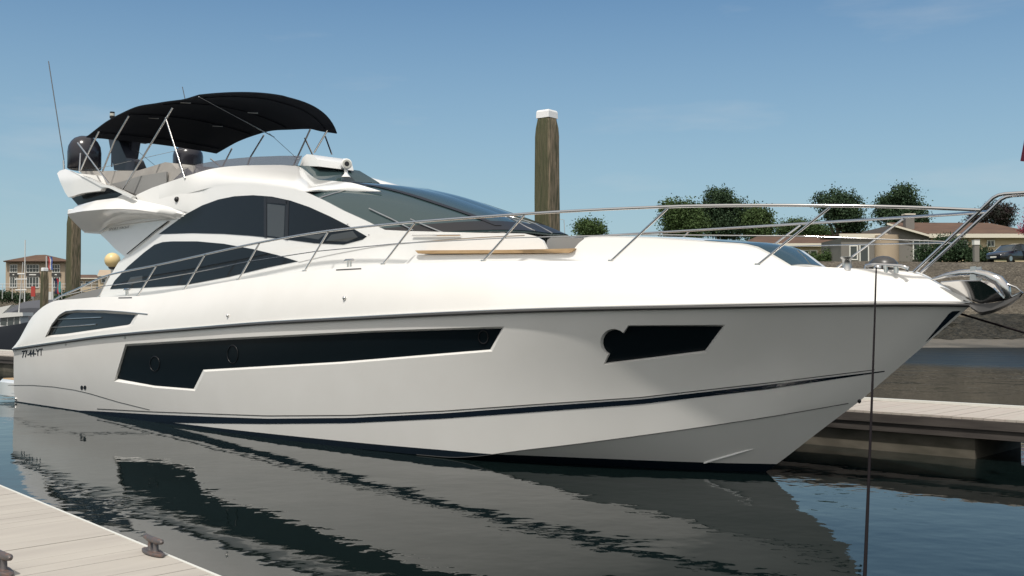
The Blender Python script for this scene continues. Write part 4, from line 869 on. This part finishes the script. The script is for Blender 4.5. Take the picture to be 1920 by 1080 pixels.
mb = MB(); mb.add([e0, e1, r1, (r0[0], 4.2, r0[2]), g_, (e0[0], 9, e0[2]), (e1[0], 9, e1[2])], [(0, 1, 2, 3), (0, 3, 4), (3, 2, 6, 5), (1, 6, 2)]); mb.build('roof', M['roof'], h.e, None, .12)
MB().add([h.p(1664, 417.5, -.62), h.p(1744, 440, -.62), h.p(1744, 444, -.62), h.p(1664, 421, -.62)], [(0, 1, 2, 3)]).build('barge_board', M['trim'], h.e, None, .08)
h.block('fascia', 1744, 1948, 438, 445.5, .15, M['trim'], -.75); h.block('extension_fascia', 1575, 1672, 438, 446, .15, M['trim'], .4)
h.block('extension_roof', 1575, 1672, 437.2, 440, 6, M['roof'], .56)
a_ = h.p(1700, 402, 1.4); b_ = h.p(1716, 424, 1.4); MB().box((a_[0], 1.4, b_[2] - .3), (b_[0], 2.1, a_[2])).build('chimney', M['wallg'], h.e)
a_ = h.p(1698, 400, 1.35); b_ = h.p(1718, 402, 1.35); MB().box((a_[0], 1.3, b_[2] - .02), (b_[0], 2.2, a_[2])).build('chimney_cap', M['trim'], h.e)
c0 = h.p(1668, 440, -.2); rT = abs(h.p(1690, 0)[0] - h.p(1646, 0)[0]) / 2
MB().tube([(c0[0], .4, -.2), (c0[0], .4, c0[2])], rT, 28).build('turret', M['wallb'], h.e, 40)
for wx in ((1597, 1613, 459, 487), (1616, 1634, 457, 492)): h.window(*wx, 1, 1, .6)
h.window(1712, 1726, 449, 487, 1, 2); h.window(1733, 1742, 449, 472); h.window(1806, 1815, 450, 466); h.window(1851, 1866, 450, 463, 2)
h = H('pale_bungalow', 'low cream bungalow with brown roof half hidden behind the pale foredeck', 'house', 1490, 108, None)
h.block('wall', 1412, 1577, 459, 500, 8, M['wally']); h.block('fascia', 1406, 1583, 456, 462, .15, M['trim'], -.7)
e0, e1, r0, r1 = h.p(1404, 456, -.6), h.p(1584, 456, -.6), h.p(1424, 441, 4.5), h.p(1566, 441, 4.5)
MB().add([e0, e1, r1, r0, (e0[0], 9, e0[2]), (e1[0], 9, e1[2])], [(0, 1, 2, 3), (3, 2, 5, 4), (1, 5, 2), (0, 3, 4)]).build('roof', M['roof'], h.e, None, .1)
h.window(1504, 1517, 469, 484, 1, 1); h.window(1519, 1533, 469, 484); h.window(1550, 1562, 468, 484); h.window(1430, 1450, 468, 484, 2)
h = H('apartment_building', 'beige two storey apartment building with hipped brown roof and white windows on the far quay', 'building', 66, 185)
h.block('wall', 10, 121, 488, 570, 2.5, M['wallb'])
e = [h.p(5, 489, -1), h.p(126, 489, -1)]; rr_ = [h.p(66, 478, 1.5), h.p(84, 477.5, 1.5)]
MB().add([e[0], e[1], rr_[1], rr_[0], (e[0][0], 3.6, e[0][2]), (e[1][0], 3.6, e[1][2])], [(0, 1, 2, 3), (1, 5, 2), (3, 2, 5, 4), (0, 3, 4)]).build('roof', M['roof'], h.e, None, .2)
h.block('fascia', 7, 124, 488.5, 491, .3, M['trim'], -.9)
for x0, x1, n_ in ((18, 32, 3), (49, 73, 4), (97, 112, 3)):
    h.window(x0, x1, 496, 511, n_, 2); h.window(x0, x1, 519, 540, n_, 1); h.block('balcony_panel', x0 - 1, x1 + 1, 512, 518, .15, M['rubber'], -.2); h.block('panel_mark', x0 + 5, x1 - 6, 514, 516, .05, M['frame'], -.26)
for (px0, px1, pr, pe, d_, lab) in ((140, 182, 515, 521, 175, 'low brown roofed house right of the stern pile'), (182, 216, 506, 516, 165, 'small house with steep ochre roof behind the globe lamp')):
    h = H('quay_house', lab, 'house', (px0 + px1) / 2, d_, 'small houses on the far quay'); h.block('wall', px0 + 2, px1 - 2, pe, 560, 8, M['wally'])
    e = [h.p(px0, pe, -.6), h.p(px1, pe, -.6)]; r_ = [h.p(px0 + 4, pr, 4), h.p(px1 - 4, pr, 4)]
    MB().add([e[0], e[1], r_[1], r_[0], (e[0][0], 9, e[0][2]), (e[1][0], 9, e[1][2])], [(0, 1, 2, 3), (1, 5, 2), (3, 2, 5, 4), (0, 3, 4)]).build('roof', M['roof'] if px0 < 150 else M['wallb'], h.e, None, .15)
    h.block('fascia', px0, px1, pe, pe + 2, .2, M['trim'], -.7); h.window(px0 + 8, px0 + 16, pe + 6, pe + 14); h.window(px0 + 20, px0 + 28, pe + 6, pe + 14)
# ---- street furniture on the dike
q = G(PU(1831, 83), 83, GND); B_ = empty('light_bollard', q, 'square grey light bollard with white head on top of the dike', 'bollard', None, RZ)
k_ = 83 / FPX
MB().box((-4.5 * k_, -.18, -.1), (4.5 * k_, .18, PZ(459, 83) - GND)).build('post', M['wallg'], B_); MB().box((-5.2 * k_, -.22, PZ(459, 83) - GND), (5.2 * k_, .22, PZ(450, 83) - GND)).build('lamp_head', M['frame'], B_)
MB().box((-5.6 * k_, -.25, PZ(450, 83) - GND), (5.6 * k_, .25, PZ(448.8, 83) - GND)).build('cap', M['wallg'], B_)
q = G(PU(1059, 150), 150, GND); B_ = empty('street_lamp', q, 'thin curved street lamp between the tall pile and the small round tree', 'street lamp', None, RZ)
k_ = 150 / FPX; hh = PZ(412, 150) - GND
MB().tube([(0, 0, 0), (0, 0, hh * .8), (-.1, 0, hh), (-.9, 0, hh + .1)], [.1, .06, .05, .04], 8).build('pole', M['steel2'], B_, 60); MB().box((-1.5, -.12, hh + .03), (-.8, .12, hh + .15)).build('lantern', M['rubber'], B_)
# ---- parked car
M['carp'] = mat('dark_blue_paint', (.008, .012, .022), .12, coat=1); M['tyre'] = mat('tyre', (.02, .02, .02), .9); M['carg'] = mat('car_glass', (.04, .05, .055), .04)
def car(px, d, z, yaw, label):
    e = empty('parked_car', G(PU(px, d), d, z), label, 'car', None, RZ + yaw)
    # local +x is the front; stations (x, half width, bottom, belt)
    st = [(-2.25, .70, .45, .85), (-2.15, .84, .28, .98), (-1.5, .89, .22, 1.02), (-.5, .90, .22, 1.0), (.6, .90, .22, .98), (1.2, .89, .22, .93), (1.7, .87, .24, .86), (2.05, .80, .26, .76), (2.25, .62, .32, .62)]
    rows = [[(x, -w_ * .9, b_), (x, -w_, b_ + .12), (x, -w_, (b_ + t_) / 2 + .06), (x, -w_ * .95, t_ - .04), (x, -w_ * .85, t_), (x, 0, t_ + .035), (x, w_ * .85, t_), (x, w_ * .95, t_ - .04), (x, w_, (b_ + t_) / 2 + .06), (x, w_, b_ + .12), (x, w_ * .9, b_)] for x, w_, b_, t_ in st]
    mb = MB().grid(rows, close=True); mb.F += [tuple(range(11)), tuple(range(88, 99))[::-1]]; body = mb.build('body', M['carp'], e, 50)
    gh = [(-2.0, .72, .95, .96), (-1.75, .70, .95, 1.35), (-1.2, .68, .95, 1.50), (-.3, .68, .95, 1.55), (.35, .66, .95, 1.46), (.9, .70, .93, 1.12), (1.12, .74, .92, .93)]
    rows = [[(x, -w_ - .12, b_), (x, -w_ - .02, (b_ + t_) / 2), (x, -w_ + .08, t_ - .02), (x, 0, t_ + .02), (x, w_ - .08, t_ - .02), (x, w_ + .02, (b_ + t_) / 2), (x, w_ + .12, b_)] for x, w_, b_, t_ in gh]
    MB().grid(rows).build('windows', M['carg'], e, 50)
    rows = [[(x, s_ * (w_ - .06), t_ - .01 + .02 * (1 - abs(s_))) for s_ in (-1, -.5, 0, .5, 1)] for x, w_, b_, t_ in gh[1:5]]
    MB().grid(rows).build('roof', M['carp'], e, 60, -.03)
    for sg in (1, -1):
        MB().tube([(.98, sg * .80, .95), (.3, sg * .63, 1.45), (-.4, sg * .62, 1.54), (-1.2, sg * .63, 1.49), (-1.8, sg * .66, 1.30), (-2.05, sg * .74, 1.0)], .022, 6).build('roof_rail', M['steel2'], e, 60)
        MB().tube([(-.35, sg * .79, .97), (-.35, sg * .65, 1.5)], .035, 6).build('door_pillar', M['carp'], e)
        MB().ball((1.98, sg * .62, .66), .2, 12, 8, sc=(.55, .9, .5)).build('headlight', M['lens'], e, 80)
        MB().ball((.75, sg * .98, .98), .13, 10, 6, sc=(.7, .9, .6)).build('mirror', M['carp'], e, 80)
        for x in (-1.4, 1.38):
            w_ = MB().tube([(x, sg * .70, .32), (x, sg * .72, .32), (x, sg * .90, .32), (x, sg * .915, .32)], [.28, .325, .325, .27], 22).build('wheel', M['tyre'], e, 40)
            MB().tube([(x, sg * .905, .32), (x, sg * .925, .32)], .2, 12).build('rim', M['steel2'], w_, 40)
    MB().box((2.26, -.26, .40), (2.275, .26, .50)).build('number_plate', M['frame'], e); MB().box((2.24, -.5, .5), (2.262, .5, .6)).build('grille', M['black'], e)
    return e
car(1896, 84.5, GND + .02, math.radians(180 + 32), 'dark blue family car parked on top of the dike, cut by the right edge')
# ---- the marina at far left
M['hulld'] = mat('dark_hull', (.03, .035, .045), .3); M['cover'] = mat('grey_boat_cover', (.075, .08, .095), .85); M['wht'] = mat('painted_white', (.62, .62, .60), .5); M['red'] = mat('red_cloth', (.45, .03, .04), .8); M['blue'] = mat('blue_cloth', (.05, .12, .4), .8); M['navyc'] = mat('navy_cloth', (.02, .025, .06), .85); M['tealc'] = mat('teal_paint', (.05, .3, .3), .7); M['red2'] = mat('red_paint', (.4, .05, .04), .7)
def small_boat(name, label, px, d, L_, W_, fb, hm, yaw, group=None):
    e = empty(name, G(PU(px, d), d, 0), label, 'boat', group, RZ + yaw)
    rows = []
    for s_ in np.linspace(0, 1, 14):
        x = -L_ / 2 + L_ * s_; w_ = W_ / 2 * (1 - max(0, (s_ - .45) / .55) ** 2.2); z_ = fb * (1 + .35 * s_ ** 2)
        rows.append([(x, 0, -.3), (x - .1, -w_ * .75, -.1), (x, -w_ * .95, z_ * .5), (x + .1, -w_, z_), (x + .1, -w_ * .9, z_ + .02), (x, 0, z_ + .05), (x + .1, w_ * .9, z_ + .02), (x + .1, w_, z_), (x, w_ * .95, z_ * .5), (x - .1, w_ * .75, -.1)])
    mb = MB().grid(rows, close=True); mb.F.append(tuple(range(10))); mb.build('hull', hm, e, 40); 
    return e
b = small_boat('covered_boat', 'dark hulled cruiser under a grey canvas cover behind the yacht stern', 92, 66, 9.5, 3.2, 1.1, M['hulld'], math.radians(180))
rows = []
for s_ in np.linspace(0, 1, 12):
    x = -3.9 + 7.0 * s_; hgt = 1.9 * min(1, (1 - s_) * 3.2 + .06) ** .55 * min(1, s_ * 6 + .5) ** .3
    rows.append([(x, -1.45, 1.05), (x, -1.35, 1.05 + hgt * .75), (x, -.9, 1.05 + hgt * .97), (x, 0, 1.08 + hgt), (x, .9, 1.05 + hgt * .97), (x, 1.35, 1.05 + hgt * .75), (x, 1.45, 1.05)])
mb = MB().grid(rows); mb.F += [tuple(range(7)), tuple(range(77, 84))[::-1]]; mb.build('canvas_cover', M['cover'], b, 40)
MB().tube([(-4.6, 1.63, .95), (0, 1.65, .95), (3.4, 1.35, 1.1)], .05, 6).build('rubbing_strake', M['wally'], b, 60)
b = small_boat('motor_launch', 'small white topped launch with a short mast moored at far left', 28, 58, 5.6, 2.0, 1.15, M['hulld'], math.radians(0))
mb = MB().grid([[(-1.2, s_ * .7, .8), (-1.1, s_ * .65, 1.35), (-.4, s_ * .6, 1.75), (.9, s_ * .6, 1.8), (1.0, s_ * .62, 1.3), (1.0, s_ * .7, .8)] for s_ in (-1, 1)]); mb.F += [tuple(range(6))[::-1], tuple(range(6, 12))]
mb.build('cabin', M['wht'], b, 30)
for sg_ in (1, -1):
    for x0_, x1_ in ((-.95, -.35), (-.25, .3), (.4, .85)): MB().grid([[(x0_, sg_ * .665, 1.28), (x0_ + .03, sg_ * .625, 1.64)], [(x1_, sg_ * .665, 1.28), (x1_, sg_ * .625, 1.66)]]).build('cabin_window', M['pane2'], b, None, .02)
MB().prism([(-1.3, 1.72), (-.3, 1.86), (1.3, 1.86), (1.35, 1.70), (-1.2, 1.60)], -.8, .8).build('cabin_roof', M['wht'], b, 30)
MB().prism([(-1.5, .78), (-1.25, 1.25), (-1.12, 1.25), (-1.1, .78)], -.72, .72).build('dashboard', M['wht'], b); MB().tube([(.4, 0, 1.85), (.75, 0, 4.2)], .05, 8, r2=.03).build('mast', M['wht'], b, 60)
for zz, hw_ in ((2.9, .55), (3.4, .6), (3.65, .35)): MB().tube([(.58 - hw_, 0, zz), (.58 + hw_, 0, zz)], .035, 6).build('spreader', M['wht'], b, 60)
b.scale = (.55, .8, 1.17)
b = small_boat('white_boat', 'white boat bow with dark interior cut by the left edge', -22, 75, 7.0, 2.6, 1.3, M['wht'], math.radians(0))
b.location.z = 1.0 * 0; MB().prism([(-2.2, 1.3), (-1.6, 2.35), (.9, 2.5), (2.1, 2.75), (1.2, 1.9), (.9, 1.35)], -1.0, 1.0).build('cabin_top', M['wht'], b, 30)
MB().prism([(-1.7, 1.4), (-1.3, 2.1), (.6, 2.2), (.8, 1.4)], -1.03, 1.03).build('cabin_window', M['pane2'], b)
q = G(PU(34, 84), 84, 0); e = empty('sailing_boat', q, 'sailing boat of which a tall thin white mast shows before the apartment building', 'boat', None, RZ)
rows = []
for s_ in np.linspace(0, 1, 12):
    x = -4 + 8 * s_; w_ = 1.3 * math.sin(math.pi * min(1, .25 + s_ * .75)) + .02; rows.append([(x, 0, -.3), (x, -w_ * .8, .1), (x, -w_, 1.1), (x, 0, 1.15), (x, w_, 1.1), (x, w_ * .8, .1)])
mb = MB().grid(rows, close=True); mb.F.append(tuple(range(6))); mb.build('hull', M['hulld'], e, 40); MB().prism([(-1.5, 1.1), (-1.2, 1.5), (1.2, 1.45), (1.8, 1.1)], -.7, .7).build('cabin', M['wht'], e, 30)
MB().tube([(.5, 0, 1.1), (.5, 0, PZ(450, 84))], .055, 8, r2=.04).build('mast', M['wht'], e, 60); MB().tube([(.5, 0, 2.0), (-2.6, 0, 2.0)], .1, 8).build('boom', M['navyc'], e, 60)
# flags on poles
def flag(px, d, pt, pb, cols, label, name='flag', hang=None):
    e = empty(name, G(PU(px, d), d, 0), label, 'flag', 'flags on the far moorings', RZ); k_ = d / FPX
    MB().tube([(3 * k_, 0, .4), (0, 0, PZ(pt, d))], .04, 6).build('flagpole', M['wht'], e, 60)
    for i, c in enumerate(cols):
        a_ = (i) / len(cols); b2 = (i + 1) / len(cols); rows = []
        for v in np.linspace(0, 1, 8):
            zt_ = PZ(pt + 1 + (pb - pt) * v, d); rows.append([((2 + 7.5 * a_ + 4 * v) * k_, .12 * math.sin(5 * v), zt_), ((2 + 7.5 * b2 + 4 * v) * k_, .12 * math.sin(5 * v + 1), zt_)])
        mk('flag_stripe', MB().grid(rows).V, MB().grid(rows).F, c, e, 60, .01)
flag(86, 72, 480, 505, (M['red'], M['wht'], M['blue']), 'red white and blue flag hanging in front of the apartment building')
flag(98, 70, 521, 550, (M['navyc'], M['navyc'], M['red']), 'dark navy furled flag hanging low before the stern pile')
# quay edge: railing, shed, people-high clutter of masts
q = G(PU(60, 172), 172, GND); e = empty('quay_railing', q, 'pale railing along the far quay before the apartment building', 'railing', None, RZ)
for i in range(-8, 9): MB().tube([(i * 1.6, 0, -1.4), (i * 1.6, 0, 1.0)], .05, 6).build('railing_post', M['wht'], e)
for zz in (1.0, .5): MB().tube([(-13, 0, zz), (13, 0, zz)], .04, 6).build('railing_bar', M['wht'], e)
r = np.random.default_rng(5)
tree('hedge', 'hedge', 'long dark hedge at the foot of the apartment building', 178, [(12, 556, 16, 9), (40, 558, 18, 8), (112, 556, 14, 8), (145, 548, 14, 7), (165, 545, 16, 10), (190, 548, 14, 8)], M['leafd'], 3500, .45, trunk=False, seed=21)
tree('hedge', 'hedge', 'dark scrubby bushes on the far left skyline', 185, [(-30, 552, 26, 8), (-5, 556, 10, 7)], M['leafr'], 1200, .45, trunk=False, seed=22)
for i, (px, d, w_, h0, h1, mt, lab) in enumerate(((62, 168, 8, 537, 556, 'red2', 'red kiosk panel on the quay below the middle windows'), (93, 120, 8, 547, 562, 'wht', 'white notice board in front of the stern pile'), (110, 168, 7, 528, 548, 'tealc', 'teal kiosk panel beside the navy flag'))):
    e = empty('notice_board', G(PU(px, d), d, 0), lab, 'board', 'boards on the far quay', RZ); k_ = d / FPX
    MB().box((-w_ / 2 * k_, -.05, PZ(h1, d)), (w_ / 2 * k_, .05, PZ(h0, d))).build('panel', M[mt], e); MB().tube([(0, .06, 0), (0, .06, PZ(h0, d))], .06, 6).build('post', M['steel2'], e)
